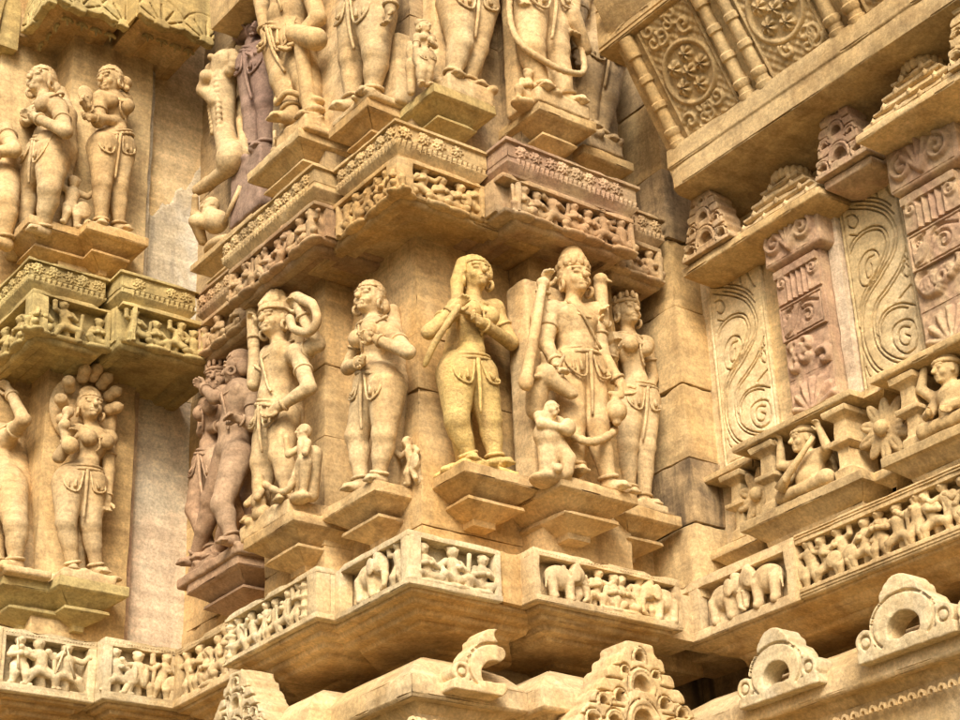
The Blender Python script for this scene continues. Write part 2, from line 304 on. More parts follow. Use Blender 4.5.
J={
 'lady_scarf':('A',(0.500,0.120,0.665),dict(head=(-0.009,-0.05,1.068),neck=(-0.015,-0.02,0.932),chest=(-0.021,-0.03,0.83),waist=(-0.032,-0.02,0.676),pelvis=(-0.068,-0.02,0.546),sl=(-0.152,-0.02,0.853),el=(-0.305,-0.05,0.664),hl=(-0.208,-0.12,0.786),sr=(0.165,-0.02,0.933),er=(0.195,-0.05,0.742),hr=(-0.055,-0.13,0.753),pl=(-0.166,-0.02,0.488),kl=(-0.156,-0.05,0.23),al=(-0.078,-0.03,0.069),pr=(0.04,-0.02,0.525),kr=(0.05,-0.04,0.289),ar=(0.078,-0.03,0.094))),
 'crowned_god':('A',(1.026,-0.060,0.630),dict(head=(-0.039,-0.05,1.138),neck=(-0.046,-0.02,0.994),chest=(-0.055,-0.03,0.89),waist=(-0.043,-0.02,0.773),pelvis=(-0.037,-0.02,0.685),sl=(-0.205,-0.02,0.92),el=(-0.247,-0.04,0.72),hl=(-0.252,-0.12,0.575),sr=(0.112,-0.02,0.999),er=(0.111,-0.05,0.735),hr=(0.167,-0.1,0.589),pl=(-0.098,-0.02,0.647),kl=(-0.105,-0.04,0.343),al=(-0.089,-0.02,0.1),pr=(0.033,-0.02,0.67),kr=(0.023,-0.06,0.339),ar=(0.089,-0.05,0.055),el2=(-0.255,-0,0.881),hl2=(-0.255,-0.06,1.023),er2=(0.186,-0,0.89),hr2=(0.136,-0.05,0.946),club0=(-0.435,-0.1,0.439),club1=(-0.276,-0.08,1.036),bull=(-0.28,-0.1,0.479),snout=(-0.192,-0.14,0.426),dwh=(-0.315,-0.08,0.361),dwb=(-0.3,-0.08,0.228),dwf=(-0.273,-0.06,0.034),pot=(0.107,-0.12,0.412),bird0=(0.129,-0.06,0.963),bird1=(0.12,-0.06,1.17),ga=(-0.172,-0.06,0.245),gb=(-0.089,-0.15,0.188),gc=(0.113,-0.08,0.315))),
 'lady_right':('A',(1.481,0.120,0.665),dict(head=(0.01,-0.05,1.139),neck=(0.033,-0.02,1.032),chest=(0.028,-0.03,0.932),waist=(0.058,-0.02,0.791),pelvis=(0.054,-0.02,0.679),sl=(-0.092,-0.02,0.956),el=(-0.161,-0.04,0.749),hl=(-0.163,-0.1,0.838),sr=(0.17,-0.02,1.004),er=(0.197,-0,0.824),hr=(0.111,-0.03,0.649),pl=(-0.006,-0.02,0.635),kl=(-0.048,-0.03,0.355),al=(-0.048,-0.02,0.121),pr=(0.099,-0.02,0.65),kr=(0.077,-0.03,0.384),ar=(0.048,-0.02,0.087))),
 'lady_flower':('B',(0.140,0.468,0.630),dict(head=(0.039,-0.05,1.014),neck=(0.019,-0.02,0.919),chest=(0.05,-0.03,0.801),waist=(0.023,-0.02,0.682),pelvis=(0.065,-0.02,0.561),sl=(-0.146,-0.02,0.913),el=(-0.142,-0.06,0.703),hl=(0.084,-0.13,0.622),sr=(0.271,-0.02,0.729),er=(0.384,-0.06,0.566),hr=(0.217,-0.13,0.689),pl=(-0.033,-0.02,0.558),kl=(-0.08,-0.05,0.305),al=(-0.078,-0.03,0.071),pr=(0.194,-0.02,0.465),kr=(0.14,-0.04,0.233),ar=(0.078,-0.03,0.046))),
 'turbaned_god':('B',(-0.010,1.077,0.600),dict(head=(-0.011,-0.06,1.164),neck=(-0.004,-0.02,1.019),chest=(0.005,-0.03,0.931),waist=(-0.038,-0.02,0.773),pelvis=(-0.046,-0.02,0.668),sl=(-0.179,-0.02,1.047),el=(-0.227,-0.05,0.894),hl=(-0.221,-0.06,1.209),sr=(0.236,-0.02,0.881),er=(0.31,-0.04,0.654),hr=(0.155,-0.12,0.591),pl=(-0.137,-0.02,0.669),kl=(-0.145,-0.04,0.42),al=(-0.153,-0.03,0.14),pr=(0.075,-0.02,0.586),kr=(0.078,-0.06,0.371),ar=(0.153,-0.05,0.126),er2=(0.296,0.02,0.917),hr2=(0.234,-0.05,1.115),s0=(0.219,-0.06,1.2),s1=(0.351,-0.05,1.108),s2=(0.399,-0.05,0.994),s3=(0.339,-0.06,0.95),s4=(0.209,-0.07,1.022),s5=(0.168,-0.07,1.104),k0=(0.347,-0.09,0.386),k1=(0.281,-0.07,0.097),m0=(-0.067,-0.1,0.257),m1=(-0.066,-0.08,0.1),club0=(-0.221,-0.06,1.209),club1=(-0.285,-0.04,1.426),ga=(-0.148,-0.06,0.328),gb=(0.223,-0.12,0.107),gc=(0.295,-0.08,0.248))),
 'attendant':('A',(0.200,0.100,2.765),dict(head=(0.003,-0.05,0.361),neck=(0.015,-0.04,0.314),chest=(0.008,-0.04,0.279),waist=(0.006,-0.04,0.214),pelvis=(0.005,-0.04,0.176),sl=(-0.037,-0.04,0.28),el=(-0.052,-0.05,0.204),hl=(-0.035,-0.05,0.122),sr=(0.053,-0.04,0.317),er=(0.07,-0.05,0.266),hr=(0.01,-0.09,0.242),pl=(-0.015,-0.04,0.155),kl=(-0.018,-0.05,0.072),al=(-0.019,-0.04,0.003),pr=(0.03,-0.04,0.173),kr=(0.02,-0.05,0.087),ar=(0.019,-0.04,0.017))),
 'vyala':('B',(0.100,2.004,2.655),dict(al=(-0.211,-0,0.216),ar=(0.211,-0,0.175),head=(0.096,-0.06,1.292),snout=(-0.008,-0.1,1.293),chest=(0.038,-0.05,1.1),belly=(0.04,-0.03,0.851),thigh=(0.23,-0.08,0.53),foot=(-0.008,-0.1,0.469),fl0=(0.058,-0.1,1.033),fl1=(-0.039,-0.14,1.148),fl2=(0.032,-0.16,1.201),rh=(0.04,-0.1,0.291),rb=(0.071,-0.08,0.173),rf=(-0.01,-0.06,0.111),st0=(0.305,-0.05,0.307),st1=(0.168,-0.08,0.124),tail=(0.181,-0,0.855))),
 'naga':('A',(-0.456,2.420,0.640),dict(head=(-0.042,-0.05,1.038),neck=(-0.005,-0.02,0.924),chest=(-0.001,-0.03,0.836),waist=(-0.014,-0.02,0.734),pelvis=(-0.06,-0.02,0.621),sl=(-0.092,-0.02,0.879),el=(-0.199,-0.04,0.702),hl=(-0.185,-0.1,0.778),sr=(0.092,-0.02,0.886),er=(0.109,-0.02,0.689),hr=(0.093,-0.05,0.507),n0=(-0.189,-0.02,0.935),n1=(-0.217,-0.04,1.042),n2=(-0.182,-0.05,1.157),n3=(-0.096,-0.06,1.244),n4=(-0.025,-0.06,1.269),n5=(0.044,-0.05,1.235),n6=(0.108,-0.04,1.173),n7=(0.124,-0.03,1.081),o0=(-0.2,-0.12,0.773),o1=(-0.229,-0.12,0.855),o2=(-0.191,-0.1,0.951),tail=(0.085,-0,0.947),pl=(-0.134,-0.02,0.57),kl=(-0.136,-0.05,0.325),al=(-0.067,-0.02,0.103),pr=(0.013,-0.02,0.59),kr=(0.009,-0.05,0.343),ar=(0.067,-0.02,0.117))),
 'mirror':('A',(-0.440,2.400,2.810),dict(head=(-0.08,-0.06,1.049),neck=(-0.022,-0.02,0.976),chest=(-0.033,-0.04,0.88),waist=(0.003,-0.02,0.759),pelvis=(-0.016,-0.02,0.643),sl=(-0.119,-0.08,0.882),el=(-0.157,-0.1,0.698),hl=(-0.258,-0.16,0.726),sr=(0.027,-0,0.992),er=(0.013,-0.05,0.789),hr=(-0.231,-0.15,0.677),pl=(-0.092,-0.05,0.564),kl=(-0.088,-0.06,0.307),al=(-0.064,-0.03,0.061),pr=(0.04,-0,0.632),kr=(0.039,-0.02,0.357),ar=(0.064,-0,0.091))),
 'man_left':('B',(-0.800,2.567,2.810),dict(head=(-0.042,-0.05,1.072),neck=(0.004,-0.02,0.916),chest=(0.091,-0.03,0.783),waist=(0.061,-0.02,0.66),pelvis=(0.112,-0.02,0.519),sl=(-0.164,-0.02,0.97),el=(-0.246,-0.05,0.894),hl=(0.082,-0.13,0.722),sr=(0.308,-0.02,0.676),er=(0.406,-0.05,0.456),hr=(0.166,-0.15,0.659),pl=(-0.066,-0.02,0.566),kl=(-0.142,-0.04,0.352),al=(-0.13,-0.03,0.079),pr=(0.242,-0.02,0.399),kr=(0.223,-0.05,0.158),ar=(0.13,-0.03,-0.044))),
 'u_god':('B',(0.050,0.963,2.840),dict(head=(-0.187,-0.05,1.542),neck=(-0.2,-0.02,1.385),chest=(-0.169,-0.03,1.228),waist=(-0.17,-0.02,0.979),pelvis=(-0.2,-0.02,0.835),sl=(-0.435,-0.02,1.498),el=(-0.464,-0.04,1.254),hl=(-0.373,-0.06,0.948),sr=(0.06,-0.02,1.138),er=(0.154,-0.03,0.748),hr=(0.056,-0.1,0.643),pl=(-0.29,-0.02,0.848),kl=(-0.142,-0.07,0.488),al=(-0.067,-0.06,0.232),pr=(-0.088,-0.02,0.723),kr=(0.024,-0.02,0.409),ar=(0.067,-0,0.151))),
 'u_lady_b':('B',(0.130,0.481,2.780),dict(head=(0.04,-0.05,1.349),neck=(0.012,-0.02,1.204),chest=(0.045,-0.03,1.057),waist=(0.027,-0.02,0.866),pelvis=(0.024,-0.02,0.691),sl=(-0.163,-0.02,1.289),el=(-0.207,-0.04,1.061),hl=(0.051,-0.1,0.966),sr=(0.228,-0.02,0.992),er=(0.313,-0.03,0.7),hr=(0.299,-0.05,0.489),pl=(-0.076,-0.02,0.701),kl=(-0.089,-0.04,0.405),al=(-0.097,-0.03,0.146),pr=(0.13,-0.02,0.569),kr=(0.145,-0.04,0.296),ar=(0.097,-0.03,0.09))),
 'u_lady_a':('A',(0.471,0.120,2.760),dict(head=(0.073,-0.05,1.34),neck=(0.089,-0.02,1.198),chest=(0.075,-0.03,1.058),waist=(0.075,-0.02,0.871),pelvis=(0.062,-0.02,0.729),sl=(-0.038,-0.02,1.097),el=(-0.142,-0.04,0.816),hl=(-0.103,-0.1,0.889),sr=(0.242,-0.02,1.212),er=(0.264,-0.03,0.969),hr=(0.197,-0.05,0.754),pl=(-0.008,-0.02,0.652),kl=(-0.021,-0.05,0.363),al=(-0.06,-0.03,0.159),pr=(0.136,-0.02,0.707),kr=(0.109,-0.02,0.415),ar=(0.06,-0,0.173))),
 'u_god_r':('A',(1.000,0.000,2.820),dict(head=(0.011,-0.05,1.476),neck=(0.032,-0.02,1.332),chest=(0.014,-0.03,1.187),waist=(-0,-0.02,0.96),pelvis=(-0.026,-0.02,0.795),sl=(-0.134,-0.02,1.211),el=(-0.251,-0.04,0.904),hl=(-0.223,-0.06,0.711),sr=(0.195,-0.02,1.349),er=(0.203,-0.03,0.986),hr=(0.128,-0.08,0.629),pl=(-0.123,-0.02,0.698),kl=(-0.16,-0.05,0.368),al=(-0.09,-0.03,0.145),pr=(0.036,-0.02,0.766),kr=(0.034,-0.03,0.446),ar=(0.09,-0.02,0.148))),
 'u_lady_rr':('A',(1.390,0.120,2.760),dict(head=(0.115,-0.05,1.362),neck=(0.136,-0.02,1.23),chest=(0.116,-0.03,1.098),waist=(0.092,-0.02,0.894),pelvis=(0.064,-0.02,0.741),sl=(-0.003,-0.02,1.112),el=(-0.101,-0.04,0.83),hl=(-0.101,-0.04,0.642),sr=(0.279,-0.02,1.204),er=(0.325,-0,1.017),hr=(0.203,-0.03,0.806),pl=(-0.001,-0.02,0.673),kl=(-0.038,-0.03,0.42),al=(-0.034,-0.02,0.185),pr=(0.128,-0.02,0.711),kr=(0.094,-0.03,0.416),ar=(0.034,-0.02,0.144))),
 'mid_far_left':('B',(-0.800,2.563,0.640),dict(head=(-0.332,-0.05,1.155),neck=(-0.334,-0.02,1.025),chest=(-0.26,-0.03,0.913),waist=(-0.213,-0.02,0.77),pelvis=(-0.16,-0.02,0.642),sl=(-0.527,-0.02,1.062),el=(-0.594,-0.04,0.918),hl=(-0.183,-0.12,0.833),sr=(-0.067,-0.02,0.86),er=(0.054,-0.02,0.935),hr=(-0.136,-0.04,1.179),pl=(-0.301,-0.02,0.656),kl=(-0.204,-0.05,0.396),al=(-0.116,-0.03,0.134),pr=(-0.007,-0.02,0.545),kr=(0.139,-0.05,0.274),ar=(0.116,-0.03,0.083))),
 'up_far_left':('B',(-0.950,2.767,2.810),dict(head=(-0.356,-0.05,1.211),neck=(-0.35,-0.02,1.067),chest=(-0.25,-0.03,0.925),waist=(-0.209,-0.02,0.758),pelvis=(-0.15,-0.02,0.617),sl=(-0.538,-0.02,1.129),el=(-0.561,-0.05,0.979),hl=(-0.092,-0.13,0.719),sr=(0.011,-0.02,0.788),er=(0.21,-0.05,0.496),hr=(0.162,-0.14,0.476),pl=(-0.277,-0.02,0.642),kl=(-0.198,-0.04,0.351),al=(-0.13,-0.03,0.055),pr=(0.01,-0.02,0.488),kr=(0.158,-0.05,0.163),ar=(0.13,-0.03,-0.074))),
 'couple_man':('B',(0.110,1.879,0.655),dict(head=(0.199,-0.06,1.12),neck=(0.19,-0.04,1.025),chest=(0.219,-0.06,0.93),waist=(0.175,-0.05,0.787),pelvis=(0.148,-0.05,0.661),sl=(0.13,-0.08,0.997),el=(0.083,-0.14,0.965),hl=(-0.038,-0.14,1.075),sr=(0.268,-0.02,0.944),er=(0.35,-0.05,0.719),hr=(0.344,-0.12,0.734),pl=(0.065,-0.04,0.653),kl=(-0.053,-0.06,0.426),al=(-0.253,-0.04,0.166),pr=(0.245,-0.06,0.581),kr=(0.208,-0.14,0.289),ar=(0.253,-0.1,0.097))),
 'couple_woman':('B',(0.140,2.022,0.655),dict(head=(0.023,-0.04,1.186),neck=(-0.019,-0.02,1.089),chest=(-0.008,-0.03,1.007),waist=(-0.051,-0.02,0.853),pelvis=(-0.032,-0.02,0.724),sl=(-0.186,-0,1.123),el=(-0.174,-0.02,0.95),hl=(0.196,-0.1,0.83),sr=(0.076,-0,0.993),er=(0.219,-0,0.815),hr=(0.371,-0.05,0.864),pl=(-0.1,-0.02,0.713),kl=(-0.149,-0.06,0.457),al=(-0.045,-0.02,0.184),pr=(0.062,-0.02,0.653),kr=(0.226,-0.04,0.302),ar=(0.045,-0.02,0.148))),
 'pink_companion':('B',(0.160,1.657,2.740),dict(head=(-0.094,-0.04,1.734),neck=(-0.098,-0.02,1.591),chest=(-0.051,-0.03,1.45),waist=(-0.014,-0.02,1.266),pelvis=(0.015,-0.02,1.115),sl=(-0.236,-0.02,1.633),el=(-0.229,-0.04,1.421),hl=(0.052,-0.1,1.281),sr=(0.101,-0.02,1.403),er=(0.196,-0.03,1.147),hr=(0.142,-0.08,1.101),pl=(-0.057,-0.02,1.114),kl=(-0.052,-0.03,0.802),al=(-0.082,-0.02,0.525),pr=(0.089,-0.02,1.027),kr=(0.115,-0.03,0.728),ar=(0.082,-0.02,0.462))),
}
# ------------------------------------------------------------------ figures
def head_prims(c, s, R, male=False, ear=True):
    def T(x, y, z): return c + R @ (v3(x, y, z) * s)
    K = .009 * s
    P = [el(T(0, .008, .015), v3(.068, .078, .082) * s, R, k=.012 * s), el(T(0, -.018, -.03), v3(.05, .054, .062) * s, R, k=.018 * s),
         rc(T(0, -.072, .022), T(0, -.092, -.016), .010 * s, .0155 * s, k=K), el(T(0, -.060, -.068), v3(.021, .018, .017) * s, R, k=.012 * s)]
    for g in (-1, 1):
        P += [rc(T(g * .014, -.074, .030), T(g * .05, -.058, .030), .009 * s, .007 * s, k=K),
              el(T(g * .029, -.064, .010), v3(.020, .012, .0105) * s, R, k=.005 * s),
              el(T(g * .034, -.05, -.026), v3(.022, .02, .022) * s, R, k=.012 * s)]
        if ear: P += [el(T(g * .068, .004, .0), v3(.010, .019, .032) * s, R, k=.006 * s)]
    P += [rc(T(-.02, -.073, -.0355), T(.02, -.073, -.0355), .0085 * s, k=.003 * s), rc(T(-.016, -.071, -.050), T(.016, -.071, -.050), .0095 * s, k=.003 * s),
          rc(T(-.048, -.068, .0), T(-.014, -.078, -.001), .0024 * s, k=.002, op='-'), rc(T(.014, -.078, -.001), T(.048, -.068, .0), .0024 * s, k=.002, op='-'), rc(T(-.048, -.068, .0205), T(-.014, -.079, .021), .002 * s, k=.002, op='-'), rc(T(.014, -.079, .021), T(.048, -.068, .0205), .002 * s, k=.002, op='-'),
          rc(T(-.022, -.081, -.043), T(.022, -.081, -.043), .0042 * s, k=.002, op='-')]
    return P, T
def hand_prims(w_, d, s, side, curl=.8, nrm=(0, -1, 0)):
    """palm, four unequal bent fingers and a thumb leaving the side of the palm"""
    d = d / max(np.linalg.norm(d), 1e-9); n = np.array(nrm, float); n -= d * (n @ d)
    if np.linalg.norm(n) < .1: n = np.cross(d, v3(1, .2, 0))
    n /= np.linalg.norm(n); t = np.cross(d, n) * side; P = []
    R = np.stack([t, n, d], 1)
    pc = w_ + d * .034 * s; P.append(el(pc, v3(.026, .014, .034) * s, R, k=.012 * s))
    for i, (o, L) in enumerate(((-.02, .040), (-.007, .047), (.007, .044), (.02, .034))):
        b = w_ + d * .058 * s + t * o * s; m = b + (d * math.cos(curl * .6) + n * math.sin(curl * .6)) * L * .55 * s
        e = m + (d * math.cos(curl * 1.5) + n * math.sin(curl * 1.5)) * L * .5 * s
        P += [rc(b, m, .0092 * s, .0085 * s, k=.003), rc(m, e, .0085 * s, .007 * s, k=.003)]
    b = w_ + d * .02 * s - t * .024 * s; m = b + (d * .6 - t * .5 + n * .45) * .03 * s; e = m + (d * .8 + n * .5) * .024 * s
    return P + [rc(b, m, .011 * s, .0095 * s, k=.005), rc(m, e, .0095 * s, .008 * s, k=.003)]
def beads(r, n): return [r * (1.18 if i % 2 else .72) for i in range(n)]
def limb_ring(name, root, mat, a, b, t, r, th=.008):
    c = a + (b - a) * t; put(name, ring_mesh(name, c, b - a, r, r, th, ref=(.3, -1, .2)), mat, root)
def figure(name, label, key, mat, male=False, yaw=0, tilt=0, nod=0, crown=None, slab=None, group=None, size=None, parent=None, four=(), girdle=True,
           reach=.16, plinth=True, hair='cap', h=.0052, cat='statue', lean_curl=.8, drape=False):
    face, org, Jd = J[key]; j = {k_: v3(*p) for k_, p in Jd.items()}
    root = empty(name, org, ROT[face], parent) if not isinstance(parent, tuple) else parent[0]
    if parent is None: tag(root, label, cat, group)
    foot = min(j['al'][2], j['ar'][2]); H = j['head'][2] + .1 - foot + .05; s = size or H / 1.17
    for a, b, mx in (('sl', 'sr', .27 if male else .235), ('pl', 'pr', .125 if male else .135)):   # shoulder and hip breadth of a body, not of its silhouette
        m = (j[a] + j[b]) / 2; d = (j[b] - j[a]); L = abs(d[0])
        if L > mx * s: j[a] = m - d * mx * s / L / 2; j[b] = m + d * mx * s / L / 2
        elif L < mx * s * .8: j[a][0] = m[0] - mx * s * .4; j[b][0] = m[0] + mx * s * .4
    lim = .34 * s
    B = []; ch, wa, pe, nk, hd = j['chest'], j['waist'], j['pelvis'], j['neck'], j['head']
    A = B.append; K = .022 * s
    if male:
        A(el(ch + v3(0, .0, 0), v3(.122, .082, .105) * s)); A(rc(wa, ch, .086 * s, .09 * s)); A(rc(pe, wa, .092 * s, .086 * s)); A(el(pe, v3(.115, .085, .08) * s))
        for g in (-1, 1): A(el(ch + v3(g * .055, -.055, .02) * s, v3(.052, .03, .042) * s, k=.02))
        A(el(wa + v3(0, -.03, -.02) * s, v3(.075, .07, .06) * s))
    else:
        A(el(ch, v3(.098, .07, .098) * s)); A(rc(wa, ch, .057 * s, .074 * s)); A(rc(pe, wa, .088 * s, .058 * s)); A(el(pe, v3(.140, .096, .09) * s))
        for g in (-1, 1): A(el(ch + v3(g * .056, -.068, -.004) * s, v3(.05, .046, .05) * s, k=.009))
        A(el(wa + v3(0, -.035, -.035) * s, v3(.048, .045, .05) * s))
    A(rc(j['sl'], j['sr'], .05 * s)); A(rc(ch + v3(0, 0, .05) * s, nk, .07 * s, .045 * s)); A(rc(nk - v3(0, 0, .02) * s, hd - v3(0, -.01, .05) * s, .041 * s, .038 * s, k=.015))
    arms = [('sl', 'el', 'hl', -1), ('sr', 'er', 'hr', 1)]
    if 'el2' in j: arms.append(('sl', 'el2', 'hl2', -1))
    if 'er2' in j: arms.append(('sr', 'er2', 'hr2', 1))
    for S_, E_, H_, g in arms:
        a, b, c = j[S_], j[E_], j[H_]
        A(el(a, .054 * s)); A(rc(a, b, .046 * s, .037 * s, k=.012)); A(rc(b, c, .038 * s, .026 * s, k=.010)); B.extend(hand_prims(c, c - b, s, g, lean_curl))
    fz = foot - .045 * s
    for p_, k_, a_, g in (('pl', 'kl', 'al', -1), ('pr', 'kr', 'ar', 1)):
        p, q, r = j[p_], j[k_], j[a_]
        A(rc(p, q, (.088 if male else .104) * s, .060 * s, k=.02)); A(rc(q, r, .058 * s, .036 * s, k=.02)); A(rc(q + (r - q) * .3 + v3(0, .012, 0), q + (r - q) * .5, .052 * s, .046 * s, k=.02)); A(el(q + v3(0, -.022, 0) * s, v3(.04, .032, .042) * s))
        t = v3(r[0] + g * .025 * s, r[1] - .072 * s, r[2] - .036 * s); A(rc(r - v3(0, -.015, .022) * s, t, .034 * s, .024 * s, k=.012))
        for i in range(5): A(rc(t + v3((i - 2) * .012, .012, -.002) * s, t + v3((i - 2) * .0135, -.022 + abs(i - 1.5) * .003, -.006) * s, .0085 * s, .008 * s, k=.004))
    # the figure is cut from its block: stone web to the wall behind
    A(rc(v3((j['al'][0] + j['ar'][0]) / 2, reach * .55, foot + .02), v3(pe[0], reach * .5, pe[2]), .05 * s, .07 * s, k=.03)); A(rc(v3(pe[0], reach * .5, pe[2]), v3(ch[0], reach * .5, ch[2]), .07 * s, .06 * s, k=.03))
    A(rc(v3(ch[0], reach * .5, ch[2]), v3(hd[0], reach * .5 + .01, hd[2] - .03), .06 * s, .04 * s, k=.03))
    R = rotz(yaw) @ roty(tilt) @ rotx(nod); HP, T = head_prims(hd, s, R, male); B.extend(HP)
    body = put('body', sculpt('body', B, h * max(s, .5), K, erode=.0017, dec=.36, seed=len(key)), mat, root)
    # hair and headgear
    def capf(X, Y, Z):
        x, y, z = X - hd[0], Y - hd[1], Z - hd[2]; Rt = R.T / s
        lx, ly, lz = Rt[0, 0] * x + Rt[0, 1] * y + Rt[0, 2] * z, Rt[1, 0] * x + Rt[1, 1] * y + Rt[1, 2] * z, Rt[2, 0] * x + Rt[2, 1] * y + Rt[2, 2] * z
        k0 = np.sqrt((lx / .0775) ** 2 + ((ly - .014) / .086) ** 2 + ((lz - .024) / .0855) ** 2); d = (k0 - 1) * .08
        d = d + .0022 * np.sin(np.arctan2(lx, lz + .02) * 26) + .0012 * np.sin(ly * 260)
        cut = .050 - lz - np.maximum(0, ly + .012) * 2.2 + np.maximum(0, -(ly + .02)) * .0
        return np.maximum(d, cut) * s
    if hair:
        hp = [fn(capf, hd - .12 * s, hd + .12 * s, k=0)]
        if hair == 'bun': hp += [el(T(.03, .10, .0), v3(.05, .05, .045) * s), rc(T(.03, .085, -.02), T(.05, .09, -.05), .02 * s)]
        if hair == 'ring': hp += [rc(T(.055 * math.cos(a), .01, .075 + .05 * math.sin(a)), T(.055 * math.cos(a + .3), .01, .075 + .05 * math.sin(a + .3)), .017 * s, k=.004) for a in np.arange(-.2, 3.4, .3)]
        if hair == 'side': hp += [el(T(-.04, .05, .055), v3(.05, .055, .05) * s), el(T(.045, .06, -.03), v3(.035, .04, .05) * s), el(T(-.05, .05, -.03), v3(.035, .04, .045) * s)]
        if hair == 'veil': hp += [el(T(.078 * math.cos(a), .0, .02 + .075 * math.sin(a)), v3(.02, .03, .02) * s, k=.004) for a in np.arange(-.3, 3.6, .26)] + [rc(T(-.055, .02, .06), T(-.10, .02, -.05), .04 * s, .036 * s), rc(T(-.10, .02, -.05), T(-.125, .0, -.17), .036 * s, .028 * s), el(T(-.01, .03, .07), v3(.06, .06, .035) * s)]
        put('hair', sculpt('hair', hp, .006 * s, .008), mat, root)
    if crown == 'tall':
        cp = []
        for i in range(6):
            z = .062 + i * .022; r = (.070, .071, .064, .054, .042, .028)[i]; cp += [rc(T(0, .012, z), T(0, .012, z + .012), r * s, k=.003)]
        cp += [el(T(0, .012, .20), v3(.02, .02, .03) * s, k=.01)]
        for i in range(12):
            a = i / 12 * 6.283; cp += [el(T(.072 * math.cos(a), .012 + .074 * math.sin(a), .072), v3(.016, .016, .022) * s, k=.003), el(T(.06 * math.cos(a + .26), .012 + .062 * math.sin(a + .26), .105), v3(.013, .013, .022) * s, k=.003), el(T(.044 * math.cos(a), .012 + .045 * math.sin(a), .148), v3(.011, .011, .02) * s, k=.003)]
        put('crown', sculpt('crown', cp, .006 * s, .004, erode=.001), mat, root)
    if crown == 'turban':
        cp = [rc(T(0, .012, .052), T(0, .012, .108), .075 * s, .07 * s, k=.004)]
        for i in range(3): cp += [rc(T(.083 * math.cos(a) * (1 - i * .03), .012 + .09 * math.sin(a) * (1 - i * .03), .05 + i * .016), T(.083 * math.cos(a + .4) * (1 - i * .03), .012 + .09 * math.sin(a + .4) * (1 - i * .03), .05 + i * .016), .0095 * s, k=.002) for a in np.arange(0, 6.2, .4)]
        for i in range(9): a = i / 9 * 6.283; cp += [rc(T(.074 * math.cos(a), .012 + .08 * math.sin(a), .09), T(.035 * math.cos(a), .012 + .035 * math.sin(a), .165), .019 * s, .016 * s, k=.0015)]
        put('turban', sculpt('turban', cp, .006 * s, .004), mat, root)
    if crown == 'diadem':
        cp = [rc(T(.076 * math.cos(a), .012 + .082 * math.sin(a), .052), T(.076 * math.cos(a + .4), .012 + .082 * math.sin(a + .4), .052), .011 * s, k=.003) for a in np.arange(0, 6.2, .4)]
        cp += [el(T(.07 * math.cos(a), .012 + .075 * math.sin(a), .075 + .02 * max(0, -math.sin(a))), v3(.014, .012, .026) * s, k=.003) for a in np.arange(0, 6.2, .52)] + [el(T(0, .03, .10), v3(.045, .045, .05) * s)]
        put('diadem', sculpt('diadem', cp, .006 * s, .004), mat, root)
    for g in (-1, 1): put('earring', ring_mesh('earring', T(g * .078, 0, -.05), R @ v3(1, .25 * g, 0), .023 * s, .023 * s, .0095 * s), mat, root)
    # jewellery
    nb = nk - v3(0, 0, .015) * s
    put('necklace', ring_mesh('necklace', nb + v3(0, -.012, 0) * s, v3(0, -.45, 1), .068 * s, .066 * s, beads(.0105 * s, 36), n=36), mat, root)
    put('necklace', ring_mesh('necklace', ch + v3(0, -.015, .062) * s, v3(0, -.8, 1), .098 * s, .085 * s, beads(.0085 * s, 44), n=44), mat, root)
    if not male: put('pendant_chain', tube_mesh('pendant_chain', catmull([nb + v3(-.02, -.07, -.03) * s, ch + v3(-.004, -.09, .0) * s, ch + v3(.006, -.085, -.06) * s, wa + v3(.01, -.075, .03) * s], 6), beads(.0075 * s, 19)), mat, root)
    else: put('sacred_thread', tube_mesh('sacred_thread', catmull([nb + v3(-.08, -.06, .0) * s, ch + v3(-.02, -.098, 0) * s, wa + v3(.06, -.092, .0) * s, pe + v3(.085, -.08, .06) * s], 7), beads(.0075 * s, 22)), mat, root)
    for S_, E_, H_, g in arms:
        limb_ring('armlet', root, mat, j[S_], j[E_], .5, .044 * s, .008 * s); limb_ring('bracelet', root, mat, j[E_], j[H_], .85, .031 * s, .0085 * s)
    for k_, a_ in (('kl', 'al'), ('kr', 'ar')): limb_ring('anklet', root, mat, j[k_], j[a_], .93, .043 * s, .0095 * s)
    if girdle:
        sway = v3(j['pr'][0] - j['pl'][0], 0, j['pr'][2] - j['pl'][2]); ax_ = np.cross(sway, v3(0, 1, 0)); ax_ = ax_ if ax_[2] > 0 else -ax_
        w1 = .137 if not male else .114
        for dz, ex in ((.045, -.006), (.018, .004)):
            put('girdle', ring_mesh('girdle', pe + v3(0, 0, dz) * s, ax_, (.094 + ex) * s, (w1 + ex) * s, beads(.0105 * s, 48) if dz < .03 else .010 * s, n=48), mat, root)
        for p_, k_, g in (('pl', 'kl', -1), ('pr', 'kr', 1)):
            a, b = j[p_], j[k_]; d = b - a
            put('festoon', tube_mesh('festoon', catmull([pe + v3(g * .02, -.100, .0) * s, a + d * .30 + v3(-g * .02, -.096, 0) * s, a + d * .22 + v3(g * .055, -.084, 0) * s, pe + v3(g * .126, -.035, .015) * s], 7), beads(.007 * s, 22)), mat, root)
            for q_ in (.05, .085): put('pendant', tube_mesh('pendant', [pe + v3(g * q_, -.094 + q_ * .35, -.004) * s, a + d * .24 + v3(g * (q_ - .045), -.106 + abs(q_ - .05) * .5, .0) * s], [.005 * s, .011 * s]), mat, root)
        mid = (j['kl'] + j['kr']) / 2
        put('tassel', tube_mesh('tassel', catmull([pe + v3(0, -.10, .01) * s, (pe + mid) / 2 + v3(0, -.085, 0) * s, mid + v3(.004, -.055, .02) * s], 7), np.linspace(.013, .007, 15) * s), mat, root)
